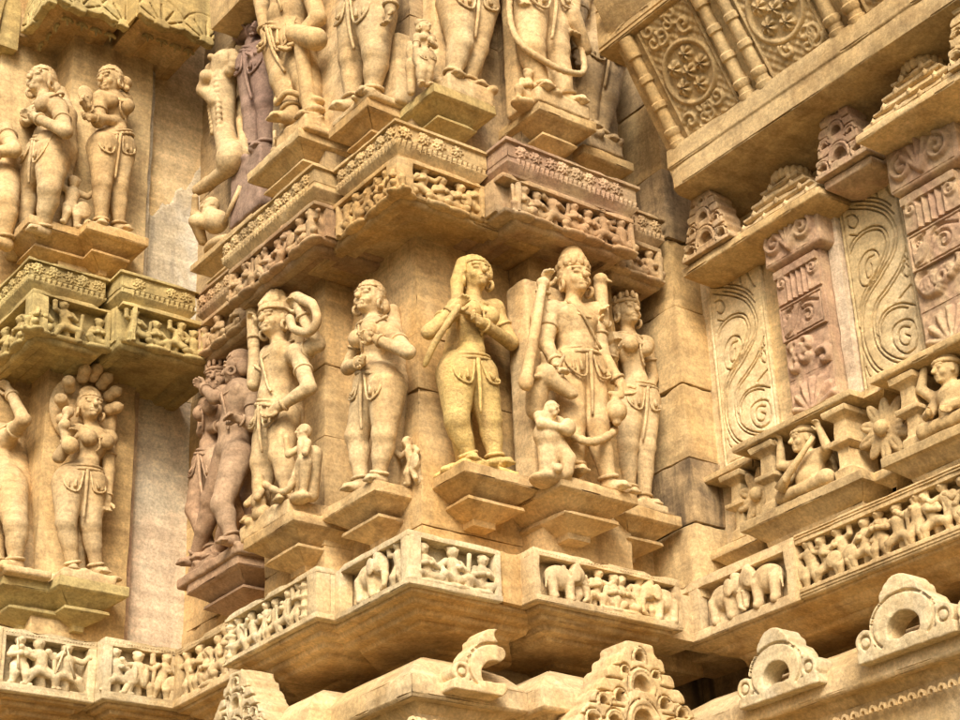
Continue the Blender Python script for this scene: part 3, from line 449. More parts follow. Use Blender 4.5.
    if slab:
        x0, x1, z1 = slab; zc = z1 / 2
        put('back_slab', sculpt('back_slab', [rb(v3((x0 + x1) / 2, reach * .55 + .02, zc), v3((x1 - x0) / 2, reach * .42, zc), .02)], .016, 0, erode=.003), mat, root)
    if plinth and fz > .015:
        x0 = min(j['al'][0], j['ar'][0]) - .09; x1 = max(j['al'][0], j['ar'][0]) + .09; rg = random.Random(key)
        pp = [rb(v3((x0 + x1) / 2, .02, fz / 2 - .005), v3((x1 - x0) / 2, .13, fz / 2 + .004), .015)]
        for i in range(9): pp.append(el(v3(rg.uniform(x0, x1), rg.uniform(-.12, .1), fz + rg.uniform(-.01, .0)), v3(rg.uniform(.02, .05), rg.uniform(.02, .045), rg.uniform(.012, .03))))
        put('rock_base', sculpt('rock_base', pp, .009, .012, erode=.003, dec=.4), mat, root)
    return root, j, s, T
def small_prims(rg, pose, s=1.0):
    """a frieze figure about 0.2 high, back at y=0"""
    P = []; lean = rg.uniform(-.025, .025); A = P.append
    if pose == 'sit': pz = .045; ft = [(rg.choice((-.05, -.03)), .012), (rg.choice((.05, .03)), .012)]; kn = [(-.055, .055 + rg.uniform(-.02, .02)), (.055, .055 + rg.uniform(-.02, .02))]
    elif pose == 'lunge': pz = .085; g = rg.choice((-1, 1)); kn = [(-.045, .06), (.05, .065)]; ft = [(-.05 - .02 * (g < 0), .01), (.045 + .03 * (g > 0), .01)]
    else: pz = .10; kn = [(-.024, .055), (.026, .055)]; ft = [(-.03, .01), (.03, .01)]
    pe = v3(lean * .3, -.028, pz); ch = v3(lean, -.034, pz + .068); hd = v3(lean * 1.5 + rg.uniform(-.01, .01), -.042, pz + .124)
    A(el(pe, v3(.03, .024, .024))); A(rc(pe, ch, .021, .026)); A(el(ch, v3(.030, .024, .028))); A(rc(ch, hd, .014, .012)); A(el(hd, v3(.0215, .0225, .026)))
    A(rc(hd + v3(0, -.02, .004), hd + v3(0, -.025, -.004), .005, k=.004)); A(el(hd + v3(rg.uniform(-.012, .012), .008, .019), v3(.019, .018, .014), k=.003)); A(rc(hd + v3(-.02, -.004, .012), hd + v3(.02, -.004, .012), .008, k=.002))
    for g, kk, f in ((-1, kn[0], ft[0]), (1, kn[1], ft[1])):
        k_ = v3(kk[0], -.052, kk[1]); f_ = v3(f[0], -.04, f[1]); A(rc(pe + v3(g * .014, 0, 0), k_, .022, .017, k=.006)); A(rc(k_, f_, .0165, .011, k=.005)); A(rc(f_, f_ + v3(g * .014, -.012, -.002), .010, .008, k=.004))
        sh = ch + v3(g * .030, 0, .012); mode = rg.choice(('up', 'fwd', 'hip', 'out', 'fwd'))
        if mode == 'up': e, h_ = sh + v3(g * .028, -.01, .006), sh + v3(g * .032, -.016, .05)
        elif mode == 'fwd': e, h_ = sh + v3(g * .02, -.014, -.038), sh + v3(-g * .018, -.034, -.03)
        elif mode == 'hip': e, h_ = sh + v3(g * .032, -.004, -.03), sh + v3(g * .012, -.016, -.062)
        else: e, h_ = sh + v3(g * .034, -.012, -.012), sh + v3(g * .056, -.022, .012)
        A(rc(sh, e, .0135, .0115, k=.005)); A(rc(e, h_, .0115, .010, k=.004)); A(el(h_, .0125, k=.003))
    A(rc(v3(0, .0, .02), ch + v3(0, .02, 0), .022, .022))
    pr = rg.random()
    if pr < .25: x = rg.choice((-1, 1)); A(rc(v3(x * .055, -.045, .03), v3(x * .062, -.05, .17), .006, .009, k=.002))
    elif pr < .4: x = rg.choice((-1, 1)); A(el(v3(x * .05, -.06, .09), v3(.032, .010, .036), k=.002))
    if pose == 'sit': A(el(v3(0, -.028, .004), v3(.068, .044, .02), k=.004))
    return [rc(p[1], p[2], p[3] * 1.16, p[4] * 1.16, p[5]) if p[0] == 'c' else el(p[1], p[2] * 1.13, p[3], p[5]) for p in P]
SMALL = {}
def small_mesh(pose, n):
    key = (pose, n)
    if key not in SMALL: SMALL[key] = sculpt('figure', small_prims(random.Random(f'{pose}{n}'), pose), .0038, .005, erode=.0008, dec=.55, seed=n)
    return SMALL[key]
def copy_mesh_mat(me, mat):
    if not me.materials: me.materials.append(M['buff'])
    return me
def place_fig(parent, face, along, plane, z, mat, pose, n, sc=1.0, flip=False, name='figure', me=None):
    """parent sits at the world origin; along is x for A faces and y for B faces"""
    o = put(name, copy_mesh_mat(me or small_mesh(pose, n), mat), mat, parent, (along, plane, z) if face == 'A' else (plane, along, z), ROT[face])
    o.scale = ((-1.2 if flip else 1.2) * sc if not me else (-sc if flip else sc), sc, sc); return o
def helper(root, x, y, z, mat, pose, n, sc, flip=False):
    o = put('attendant', copy_mesh_mat(small_mesh(pose, n), mat), mat, root, (x, y, z)); o.scale = (-sc if flip else sc, sc, sc); return o
def elephant_mesh():
    A = [el(v3(0, -.035, .115), v3(.085, .045, .062)), el(v3(.10, -.045, .14), v3(.046, .042, .05), k=.010), el(v3(.095, -.05, .182), v3(.028, .028, .022), k=.008),
         rc(v3(.132, -.05, .125), v3(.152, -.055, .075), .024, .018, k=.008), rc(v3(.152, -.055, .075), v3(.150, -.06, .03), .018, .013, k=.005), rc(v3(.150, -.06, .03), v3(.128, -.062, .015), .013, .010, k=.004),
         el(v3(.072, -.085, .135), v3(.030, .010, .042), k=.002), rc(v3(.12, -.065, .105), v3(.15, -.075, .095), .007, .004, k=.003), el(v3(.108, -.073, .145), v3(.006, .006, .006), k=.002)]
    for x, y in ((-.055, -.055), (-.03, -.02), (.045, -.055), (.068, -.02)): A += [rc(v3(x, y, .10), v3(x + .004, y, .025), .029, .021, k=.012), rc(v3(x + .004, y, .02), v3(x + .008, y - .004, .012), .022, .021, k=.004)]
    A += [rc(v3(-.083, -.045, .13), v3(-.092, -.05, .05), .008, .005, k=.003)]
    return sculpt('elephant', A, .0048, .016, erode=.0008)
# ------------------------------------------------------------------ ground
gb = bmesh.new(); bmesh.ops.create_grid(gb, x_segments=40, y_segments=40, size=400)
g_ = bmobj('ground', gb, 'earth', w=False); g_.location = (0, 0, GROUND); tag(g_, kind='structure')
# ------------------------------------------------------------------ masses of the wall
def course_rings(z0, z1): return [(z0, 0), (z1, 0)]
pier = tag(empty('temple_pier', (0.6, 0.6, GROUND)), 'stepped sandstone corner pier rising between the recessed plain wall and the side wall', 'pier')
pier.location = (0, 0, 0)
TOP = 5.4
for nm, r in (('centre', (.26, .86, .26, .86)), ('left', (.10, .86, .86, 1.44)), ('right', (.86, 1.42, .10, .86)), ('far_left', (.27, .9, 1.44, 2.75)), ('far_right', (1.42, 2.0, .27, .9))):
    z = GROUND; zs = [-.22, 1.99, 2.46, 4.3, TOP]
    cuts = [-.06, .40 + .07 * len(nm) % .2, .95 + .03 * len(nm), 1.55 - .02 * len(nm), 2.0, 2.62, 3.25 + .02 * len(nm), 3.9, 4.9]
    for i, (a, b) in enumerate(zip(cuts[:-1], cuts[1:])):
        q = .002 * ((i * 7 + len(nm)) % 3 - 1); stack('shaft_stone', r, [(a + .001, q), (b - .001, q)], 'warm' if i < 4 else 'soot', pier, cut=.09, bev=.003, chip=.012, amp=.003, seed=i)
# joints on the engaged corner pilaster of the side wall: separate stacked stones
side = tag(empty('side_wall'), 'side wall of carved panels with an engaged corner pilaster, running forward from the pier', 'wall')
zz = [.22, .62, .98, 1.40, 1.86, 2.28, 2.72, 3.2, 3.8]
for i in range(len(zz) - 1):
    o = (0, .006, -.004, .004, -.003, .005, 0, .003)[i]
    box('pilaster_stone', 1.72 - o, 2.1, -.06 - o, .5, zz[i] + .0015, zz[i + 1] - .0015, 'soot' if i in (1, 5, 7) else 'buff', side, bev=.014, chip=.02, amp=.006, cut=.05, seed=i)
box('wall_core', 1.93, 2.6, -2.9, .45, .01, 3.2, 'cream', side, cut=.12, seed=3)
plinth_core = box('footing', .35, 2.6, -2.9 + 2.6, 2.75, GROUND, -.9, 'buff', pier, cut=0, seed=5)
box('footing', 1.95, 2.6, -3.4, -.3, GROUND, -.9, 'buff', side, cut=0, seed=6)
left = tag(empty('temple_pier'), 'left stepped pier with plain stone panels beyond the recess', 'pier')
for i, (a, b) in enumerate(((-.05, 2.0), (2.0, 5.0))):
    box('shaft', -.69, -.145, 2.52, 3.2, a, b, 'buff', left, cut=.1, chip=.012, seed=11 + i)
    box('wall_panel', -.16, .42, 2.64, 3.2, a, b if i == 0 else 5.2, 'cream' if i else 'wallp', left, cut=.1, chip=.012, seed=21 + i)
    box('corner_fillet', -.150, -.10, 2.575, 2.7, a, b, 'grey' if i else 'pink', left, cut=.1, chip=.012, seed=21 + i)
    box('shaft', -1.05, -.67, 2.78, 3.3, a, b, 'buff', left, cut=.1, chip=.012, seed=31 + i)
    box('shaft', -1.6, -1.0, 2.98, 3.5, a, b, 'soot', left, cut=.1, chip=.012, seed=41 + i)
box('footing', -1.8, .45, 2.7, 3.6, GROUND, -.9, 'buff', left, cut=0, seed=5)
# peeled plaster on the plain panel of the upper storey
def plaster(X, Y, Z):
    edge = 3.28 + .9 * np.clip(X - .06, 0, 1) * 2.4 + .06 * np.sin(X * 21) + .02 * np.sin(X * 57 + 1) + .008 * np.sin(X * 141)
    low = 2.42 + 0 * X
    return np.maximum(np.maximum(Z - edge, low - Z) * .8, np.maximum(np.abs(Y - 2.641) - .010, np.maximum(-.088 - X, X - .40)))
put('plaster_patch', sculpt('plaster_patch', [fn(plaster, (-.12, 2.61, 2.38), (.42, 2.66, 4.2), k=0)], .012, 0, erode=.002), 'grey', left)
# ------------------------------------------------------------------ friezes
FR = 'relief friezes with carved figures'
ELE = elephant_mesh()
def frieze(label, rect, z0, z1, mat, faces, rail=.03, dep=.08, name='relief_frieze', scal=False, posts=True, beads=False, seed=0):
    """faces: (face, from, to): recessed picture fields between rails and stiles"""
    root = tag(empty(name), label, 'frieze'); x0, x1, y0, y1 = rect
    fa = [f[0] for f in faces]
    stack('backing', (x0 + (dep if 'B' in fa else .003), x1, y0 + (dep if 'A' in fa else .003), y1), [(z0 + .012, -.0), (z1 - .006, 0)], mat, root, cut=.09, seed=seed)
    if not scal: stack('bottom_rail', rect, [(z0, -.008), (z0 + .006, 0), (z0 + rail, 0), (z0 + rail + .002, -.003)], mat, root, cut=.05, chip=.014, seed=seed + 1)
    else: stack('bottom_rail', rect, [(z0 - .004, -.03), (z0 + .014, -.02)], mat, root, cut=.05, chip=.014, seed=seed + 1)
    stack('top_rail', rect, [(z1 - rail, 0), (z1, 0)], mat, root, cut=.05, chip=.014, seed=seed + 2)
    if posts:
        for f, a, b in faces:
            for e, wdt in ((a, rail), (b, rail)):
                lo, hi = (e, e + wdt) if e == min(a, b) else (e - wdt, e)
                if f == 'A': box('stile', lo, hi, y0 + .001, y0 + dep + .02, z0 + .005, z1 - rail + .003, mat, root, cut=.05, chip=.01, seed=seed + 3)
                else: box('stile', x0 + .001, x0 + dep + .02, lo, hi, z0 + .005, z1 - rail + .003, mat, root, cut=.05, chip=.01, seed=seed + 4)
    if beads:   # fine bead border along the frame
        V = []; F = []
        for f, a, b in faces:
            n = int(abs(b - a) / .016)
            for zc in (z0 + rail * .5, z1 - rail * .5):
                for i in range(n):
                    t = min(a, b) + (i + .5) * abs(b - a) / n; m = len(V)
                    P = [(-.0045, 0, -.0045), (.0045, 0, -.0045), (.0045, 0, .0045), (-.0045, 0, .0045), (0, -.004, 0)]
                    for p in P: V.append((t + p[0], y0 + p[1] + .001, zc + p[2]) if f == 'A' else (x0 + p[1] + .001, t - p[0], zc + p[2]))
                    F += [(m, m + 1, m + 4), (m + 1, m + 2, m + 4), (m + 2, m + 3, m + 4), (m + 3, m, m + 4)]
        tag(put('bead_border', npmesh('bead_border', V, F, False), mat, root), kind='stuff')
    return root
def fill(root, face, a, b, plane, z, mat, poses, n0=0, sc=1.0, marg=.05):
    lo, hi = min(a, b) + marg, max(a, b) - marg; n = len(poses)
    for i, p in enumerate(poses):
        t = lo + (hi - lo) * (i / (n - 1) if n > 1 else .5)
        if face == 'B': t = hi - (hi - lo) * (i / (n - 1) if n > 1 else .5)
        if p == 'ele' or p == 'ele-': place_fig(root, face, t, plane, z, mat, p, 0, sc * (1.02), p == 'ele-', 'elephant', ELE)
        else: place_fig(root, face, t, plane, z, mat, p, (n0 + i) % 9, sc * RNG.uniform(.94, 1.06), RNG.random() < .5)
S, L_, T_ = 'sit', 'lunge', 'stand'
# lower storey
f = frieze('cream frieze on the left pier, three warriors with raised swords', (-.92, -.372, 2.36, 2.9), 0, .335, 'pale', [('A', -.92, -.372)], rail=.045, beads=True, seed=50)
fill(f, 'A', -.90, -.40, 2.43, .045, 'pale', [T_, L_, L_], 2, 1.1, .12)
for x, t in ((-.80, -.02), (-.60, .05), (-.49, -.06)): put('sword', tube_mesh('sword', [(x, 2.36, .12), (x + t, 2.355, .285)], [.009, .004]), 'pale', f)
box('corner_post', -.935, -.90, 2.353, 2.9, .003, .332, 'pale', f, seed=51)
f = frieze('cream frieze on the left pier, two fighters holding round shields', (-.372, .10, 2.265, 2.9), 0.002, .338, 'pale', [('A', -.372, .06)], rail=.045, beads=True, seed=55)
fill(f, 'A', -.36, .06, 2.335, .047, 'pale', [L_, L_, T_], 5, 1.1, .09)
for x in (-.19, -.125): put('shield', sculpt('shield', [el(v3(x, 2.285, .16), v3(.018, .03, .06))], .006, 0), 'pale', f)
f = frieze('small buff frieze set back in the corner beside the shield fighters', (.03, .5, 1.50, 2.26), .001, .325, 'cream', [('B', 2.26, 1.62)], rail=.042, beads=True, seed=60)
fill(f, 'B', 2.22, 1.6, .10, .042, 'cream', [T_, T_, S, L_, T_], 1, 1.05, .1)
f = frieze('bleached frieze with running figures between ringed colonnettes', (-.10, .4, .612, 1.50), .003, .258, 'pale', [('B', 1.50, .612)], rail=.03, posts=False, seed=70)
fill(f, 'B', 1.41, .80, -.028, .03, 'pale', [L_, L_, T_, L_, L_, T_], 3, .88, .05)
for v in (1.46, .76):
    V = [(-.062, v, .03 + .2 * i / 24) for i in range(25)]; r = [.026 + (.012 if i % 6 in (2, 3) else 0) for i in range(25)]
    put('colonnette', tube_mesh('colonnette', V, r, 10), 'pale', f)
box('corner_post', -.099, -.02, .614, .70, .005, .235, 'pale', f, seed=71)
f = frieze('bleached corner frieze, an elephant on one side and three seated players on the other', (0, .52, 0, .612), .0, .256, 'pale', [('B', .612, .0), ('A', 0.0, .52)], rail=.03, posts=False, seed=80)
box('corner_post', .001, .075, .001, .075, .02, .24, 'pale', f, bev=.015, chip=.02, seed=81); box('stile', .485, .518, .001, .07, .02, .24, 'pale', f, seed=82)
box('stile', .001, .07, .56, .61, .02, .24, 'pale', f, seed=83)
fill(f, 'A', .06, .49, .072, .03, 'pale', [S, S, S], 4, 1.0, .075)
place_fig(f, 'B', .36, .07, .03, 'pale', 'ele', 0, 1.0, False, 'elephant', ELE); place_fig(f, 'B', .135, .07, .03, 'pale', T_, 3, .88)
box('plain_stone', .522, .64, .003, .4, 0.004, .252, 'warm', f, bev=.008, chip=.02, cut=.03, amp=.004, seed=84)
f = frieze('framed buff frieze on the right step with two elephants facing a seated group', (.628, 1.535, -.102, .5), .001, .262, 'cream', [('A', .628, 1.535)], rail=.036, beads=True, seed=90)
for x, p, n, fl in ((.80, 'ele', 0, False), (.935, T_, 1, False), (1.02, L_, 2, True), (1.115, S, 6, False), (1.20, S, 3, False), (1.265, T_, 4, True), (1.335, T_, 5, False), (1.44, 'ele', 0, True)):
    place_fig(f, 'A', x, -.03, .036, 'cream', p, n, .98 if p in ('ele', S) else .86, fl, 'elephant' if p == 'ele' else 'figure', ELE if p == 'ele' else None)
f = frieze('weathered buff frieze at the inner corner with two walking elephants', (1.70, 2.2, -.72, .12), .0, .315, 'cream', [('B', 0.0, -.72)], rail=.05, posts=False, seed=100)
box('stile', 1.701, 1.76, -.719, -.64, .02, .29, 'cream', f, seed=101); box('stile', 1.701, 1.76, -.05, .03, .02, .29, 'cream', f, seed=102)
place_fig(f, 'B', -.20, 1.772, .05, 'cream', 'ele', 0, 1.08, False, 'elephant', ELE); place_fig(f, 'B', -.50, 1.772, .05, 'cream', 'ele', 0, 1.14, True, 'elephant', ELE)
f = frieze('long buff frieze on the side wall, a row of dancers with raised arms', (1.698, 2.2, -2.6, -.722), .003, .320, 'buff', [('B', -.722, -2.6)], rail=.05, posts=False, seed=110)
for i in range(17): place_fig(f, 'B', -.78 - i * .106, 1.772, .048, 'buff', (T_, L_)[i % 2], (i * 2 + 3) % 9, .98, i % 3 == 0)
for dz in (.018, .034, .292, .306): box('fillet', 1.692, 1.72, -2.59, -.725, dz, dz + .006, 'buff', f, bev=.002, cut=0, seed=3)
# upper storey friezes
def upfrieze(label, rect, mat, faces, poses, seed, z0=1.985, z1=2.185, n0=0):
    f = frieze(label, rect, z0, z1, mat, faces, rail=.026, dep=.078, scal=True, seed=seed)
    for (fc, a, b), ps in zip(faces, poses): fill(f, fc, a, b, (rect[2] if fc == 'A' else rect[0]) + .07, z0 + .0, mat, ps, n0, .93, .055)
    return f
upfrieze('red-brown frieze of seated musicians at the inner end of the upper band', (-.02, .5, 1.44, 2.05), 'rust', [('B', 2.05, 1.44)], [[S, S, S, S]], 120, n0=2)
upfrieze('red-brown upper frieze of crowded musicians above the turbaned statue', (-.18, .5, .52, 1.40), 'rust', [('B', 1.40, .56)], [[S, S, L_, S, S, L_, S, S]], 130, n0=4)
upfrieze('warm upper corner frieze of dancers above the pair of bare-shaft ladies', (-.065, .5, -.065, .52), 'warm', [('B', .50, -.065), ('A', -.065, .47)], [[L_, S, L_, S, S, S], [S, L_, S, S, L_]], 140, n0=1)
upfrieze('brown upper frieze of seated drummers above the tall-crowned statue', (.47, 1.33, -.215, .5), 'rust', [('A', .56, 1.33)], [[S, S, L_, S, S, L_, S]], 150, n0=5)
upfrieze('short brown upper frieze with three seated figures next to the engaged pilaster', (1.33, 1.66, -.06, .5), 'rust', [('A', 1.33, 1.66)], [[S, S, S]], 160, n0=3)
upfrieze('yellowish upper frieze on the left pier with reclining figures round its corner', (-.98, -.51, 2.13, 3.0), 'yellow', [('B', 3.0, 2.13), ('A', -.98, -.51)], [[S, S, S, S, S], [S, L_, S]], 170, 1.94, 2.185, n0=6)
upfrieze('yellowish upper frieze on the left pier, wrestling figures beside the corner joint', (-.51, .02, 2.0, 3.0), 'yellow', [('A', -.44, .02)], [[L_, S, L_, S]], 180, 1.955, 2.19, n0=8)
for rect, m in (((-.18, .5, .52, 1.40), 'rust'),): pass
# ------------------------------------------------------------------ cornices with rosettes
def rosette_mesh(sd=0):
    P = [el(v3(0, -.004, 0), v3(.012, .014, .012), k=.003)]
    for i in range(8):
        a = i * math.pi / 4; P.append(el(v3(.022 * math.cos(a), -.002, .022 * math.sin(a)), v3(.0135, .010, .0075), roty(-a), k=.002))
    for i in range(8):
        a = i * math.pi / 4 + .39; P.append(el(v3(.035 * math.cos(a), .002, .033 * math.sin(a)), v3(.012, .009, .008), roty(-a), k=.002))
    if sd > 1: P = P[:3 + sd * 3] + P[-4:]
    return sculpt('rosette', P, .0042, .003, erode=.0012 + .0006 * sd, seed=sd)
ROSV = [rosette_mesh(i) for i in range(5)]
def cornice(label, rect, mat, faces, z1=2.37, seed=0, name='carved_cornice'):
    root = tag(empty(name), label, 'cornice'); x0, x1, y0, y1 = rect; z0 = z1 - .185
    stack('moulding', rect, [(z0, -.05), (z0 + .012, -.045), (z0 + .05, -.012), (z0 + .062, -.012), (z0 + .064, -.022), (z0 + .088, -.022), (z0 + .09, -.018), (z1 - .018, -.018), (z1 - .017, 0), (z1, 0)], mat, root, cut=.05, bev=.003, chip=.010, seed=seed)
    V = []; F = []
    for f, a, b in faces:
        Ln = abs(b - a); n = max(1, int(Ln / .088)); lo = min(a, b)
        for i in range(n):
            t = lo + (i + .5 + RNG.uniform(-.07, .07)) * Ln / n
            if RNG.random() < .05: continue
            o = put('rosette', copy_mesh_mat(RNG.choice(ROSV), mat), mat, root, (t, y0 + .016, z1 - .054) if f == 'A' else (x0 + .016, t, z1 - .054), ROT[f]); o.rotation_euler = (0, RNG.uniform(-.3, .3), ROT[f]); q = RNG.uniform(.9, 1.06); o.scale = (q, q, q * .92)
        m_ = int(Ln / .03)      # row of hanging leaves under the band
        for i in range(m_):
            t = lo + (i + .5) * Ln / m_; q = len(V); hgt = RNG.uniform(.024, .034); wd = .0135
            P = [(-wd, .0, .014), (wd, .0, .014), (wd * .9, .0, -.004), (0, .004, -hgt), (-wd * .9, .0, -.004), (0, -.014, .004)]
            for p in P: V.append((t + p[0], y0 + .012 + p[1], z0 + .07 + p[2]) if f == 'A' else (x0 + .012 + p[1], t - p[0], z0 + .07 + p[2]))
            F += [(q + k_, q + (k_ + 1) % 5, q + 5) for k_ in range(5)]
    tag(put('leaf_row', npmesh('leaf_row', V, F, False), mat, root), kind='stuff'); return root
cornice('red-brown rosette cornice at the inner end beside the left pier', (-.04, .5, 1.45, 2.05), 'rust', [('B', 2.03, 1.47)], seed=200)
cornice('brown rosette cornice projecting above the turbaned statue', (-.212, .5, .475, 1.45), 'buff', [('B', 1.44, .54)], 2.373, seed=210)
cornice('warm buff rosette cornice wrapping the outer corner of the pier', (-.092, .5, -.092, .475), 'buff', [('B', .47, -.07), ('A', -.07, .45)], 2.368, seed=220)
cornice('reddish rosette cornice projecting above the tall-crowned statue', (.47, 1.36, -.255, .5), 'pink', [('A', .54, 1.34)], 2.373, seed=230)
cornice('short reddish rosette cornice stepping back to the engaged pilaster', (1.36, 1.69, -.088, .5), 'rust', [('A', 1.38, 1.68)], 2.366, seed=240)
cornice('yellowish leaf cornice round the corner of the left pier', (-1.022, -.535, 2.122, 3.0), 'yellow', [('B', 3.0, 2.14), ('A', -1.0, -.55)], 2.369, seed=250)
cornice('yellowish leaf cornice on the projecting step of the left pier', (-.535, -.03, 1.992, 3.0), 'yellow', [('A', -.46, -.06)], 2.374, seed=260)
# stepped soffits under both bands
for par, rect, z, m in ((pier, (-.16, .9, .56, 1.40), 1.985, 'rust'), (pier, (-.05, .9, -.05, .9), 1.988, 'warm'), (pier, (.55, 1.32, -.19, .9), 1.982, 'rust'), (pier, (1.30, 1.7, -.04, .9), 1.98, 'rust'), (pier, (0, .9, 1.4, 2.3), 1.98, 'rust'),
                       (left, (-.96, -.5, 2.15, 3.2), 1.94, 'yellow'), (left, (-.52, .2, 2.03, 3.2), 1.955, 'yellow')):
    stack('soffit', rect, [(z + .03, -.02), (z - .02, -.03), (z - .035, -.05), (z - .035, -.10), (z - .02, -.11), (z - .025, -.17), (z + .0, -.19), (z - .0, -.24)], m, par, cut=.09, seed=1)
for par, rect, z in ((pier, (-.10, .9, .62, 1.48), .003), (pier, (0, .9, 0, .9), .0), (pier, (.64, 1.52, -.10, .9), .001), (pier, (.03, .9, 1.4, 2.3), .001), (left, (-.92, -.36, 2.36, 3.2), 0), (left, (-.37, .2, 2.27, 3.2), .002)):
    stack('soffit', rect, [(z + .01, -.03), (z - .018, -.035), (z - .022, -.075), (z - .045, -.085), (z - .05, -.13), (z - .075, -.14), (z - .08, -.19), (z - .10, -.2), (z - .105, (-.44, 0, -.44, 0)), (z - .12, (-.46, 0, -.46, 0))], 'warm', par, cut=.09, seed=2)
stack('soffit', (1.70, 2.6, -2.9, .1), [(.01, -.02), (-.012, -.03), (-.03, -.10), (-.05, -.12), (-.07, -.19), (-.09, -.21), (-.095, (-.48, 0, 0, 0)), (-.12, (-.5, 0, 0, 0))], 'warm', side, cut=.09, seed=4)
box('recess_core', .52, 3.2, .56, 3.4, -.95, .25, 'soot', pier, cut=0); box('recess_core', 2.24, 3.2, -2.9, .54, -.95, .25, 'soot', side, cut=0); box('recess_core', -1.2, .45, 2.85, 3.3, -.95, -.02, 'soot', left, cut=0)
box('fascia', 1.35, 1.75, 0.012, .5, 0.006, .245, 'cream', pier, seed=8)
# ------------------------------------------------------------------ roll eaves (kapota) under the lower frieze
def kapota(label, rect, mat, zt=-.20, seed=0, teeth=()):
    root = tag(empty('roll_eave'), label, 'eave'); x0, x1, y0, y1 = rect
    stack('eave', rect, [(zt, -.34), (zt - .015, -.30), (zt - .05, -.19), (zt - .12, -.07), (zt - .185, -.012), (zt - .20, 0), (zt - .285, .004), (zt - .30, -.01), (zt - .30, -.06), (zt - .34, -.10), (zt - .55, -.14), (zt - .9, -.14)], mat, root, cut=.06, chip=.012, bev=.004, seed=seed)
    V = []; F = []
    for f, a, b in teeth:
        Ln = abs(b - a); n = int(Ln / .055)
        for i in range(n):
            t = min(a, b) + (i + .5) * Ln / n
            for j_ in range(8):
                a0 = math.pi * j_ / 8; a1 = math.pi * (j_ + 1) / 8; q = len(V)
                for aa, r in ((a0, .012), (a1, .012), (a1, .02), (a0, .02)): V.append((t + r * math.cos(aa), y0 + .072, zt - .40 + r * math.sin(aa) * 1.6) if f == 'A' else (x0 + .072, t + r * math.cos(aa), zt - .40 + r * math.sin(aa) * 1.6))
                F.append((q, q + 1, q + 2, q + 3))
    if V:
        me = npmesh('arch_row', V, F, False); o = put('arch_row', me, mat, root); md = o.modifiers.new('t', 'SOLIDIFY'); md.thickness = .02; md.offset = 0; tag(o, kind='stuff')
    return root
kapota('buff roll eave at the outer corner under the bleached frieze', (.012, .64, .012, .9), 'cream', seed=300, teeth=[('A', .03, .6), ('B', .05, .6)])
kapota('buff roll eave projecting under the running-figure frieze', (-.10, .6, .66, 1.46), 'cream', seed=310)
kapota('buff roll eave under the framed elephant frieze', (.645, 1.44, -.10, .9), 'cream', seed=320, teeth=[('A', .7, 1.4)])
kapota('buff roll eave in the recess under the small corner frieze', (.05, .6, 1.46, 2.3), 'cream', seed=330)
kapota('stained roll eave along the foot of the side wall', (1.60, 2.3, -2.9, .2), 'cream', zt=-.222, seed=340, teeth=[('B', -.4, -2.6)])
# ------------------------------------------------------------------ pedestals
PED = 'bracket pedestals under the statues'
def pedestal(label, face, a, b, front, deep, ztop, mat, th=.055, seed=0):
    root = tag(empty('bracket_pedestal'), label, 'pedestal', PED); lo, hi = min(a, b), max(a, b)
    rect = (lo, hi, front, deep) if face == 'A' else (front, deep, lo, hi); z = ztop
    def o(v): return (v, v, v, 0) if face == 'A' else (v, 0, v, v)
    stack('slab', rect, [(z, o(-.004)), (z - .004, o(0)), (z - th, o(0)), (z - th - .012, o(-.018)), (z - th - .016, o(-.03)), (z - th - .075, o(-.115)), (z - th - .085, o(-.115))], mat, root, cut=.045, bev=.004, chip=.02, amp=.003, seed=seed)
    z2 = z - th - .078
    stack('lower_slab', rect, [(z2, o(-.075)), (z2 - .018, o(-.07)), (z2 - .022, o(-.08)), (z2 - .07, o(-.17)), (z2 - .10, o(-.172))], mat, root, cut=.05, bev=.003, chip=.012, seed=seed + 1); return root
pedestal('buff bracket pedestal with chipped edge under the lady holding a flower', 'B', .335, .80, .045, .5, .63, 'warm', seed=400)
pedestal('lichen-yellow bracket pedestal with a crumbled rim under the scarf lady', 'A', .325, .80, .0, .5, .665, 'warm', seed=410)
pedestal('broad buff bracket pedestal under the tall-crowned four-armed statue', 'A', .765, 1.245, -.165, .5, .63, 'warm', seed=420)
pedestal('narrow buff bracket pedestal beside the engaged pilaster, under the standing lady', 'A', 1.315, 1.69, .01, .6, .665, 'warm', seed=430)
pedestal('broad buff bracket pedestal under the turbaned statue and its small attendants', 'B', .79, 1.27, -.12, .5, .60, 'warm', seed=440)
pedestal('brown bracket pedestal under the embracing couple', 'B', 1.57, 2.14, .02, .6, .655, 'brown', seed=450)
pedestal('ochre bracket pedestal under the serpent-hooded lady', 'A', -.64, -.235, 2.30, 2.8, .645, 'yellow', seed=460)
pedestal('ochre bracket pedestal round the outer corner of the left pier, lower storey', 'B', 2.42, 2.82, -.90, -.5, .64, 'yellow', seed=470)
pedestal('warm bracket pedestal under the lady with the mirror on the left pier', 'A', -.63, -.235, 2.28, 2.8, 2.81, 'warm', seed=480)
pedestal('warm bracket pedestal under the long-haired figure on the left pier', 'B', 2.40, 2.80, -.93, -.5, 2.81, 'warm', seed=485)
pedestal('warm bracket pedestal at the far side of the left pier, upper storey', 'B', 2.86, 3.26, -1.06, -.6, 2.81, 'warm', seed=487)
pedestal('grey-buff bracket pedestal under the striding upper statue', 'B', .84, 1.40, -.08, .5, 2.84, 'buff', seed=490)
pedestal('orange-buff bracket pedestal in the upper storey beside the outer corner', 'B', .32, .70, .02, .5, 2.775, 'warm', seed=500)
pedestal('yellow-topped bracket pedestal under the upper lady with a child attendant', 'A', .225, .63, .01, .5, 2.765, 'yellow', seed=510)
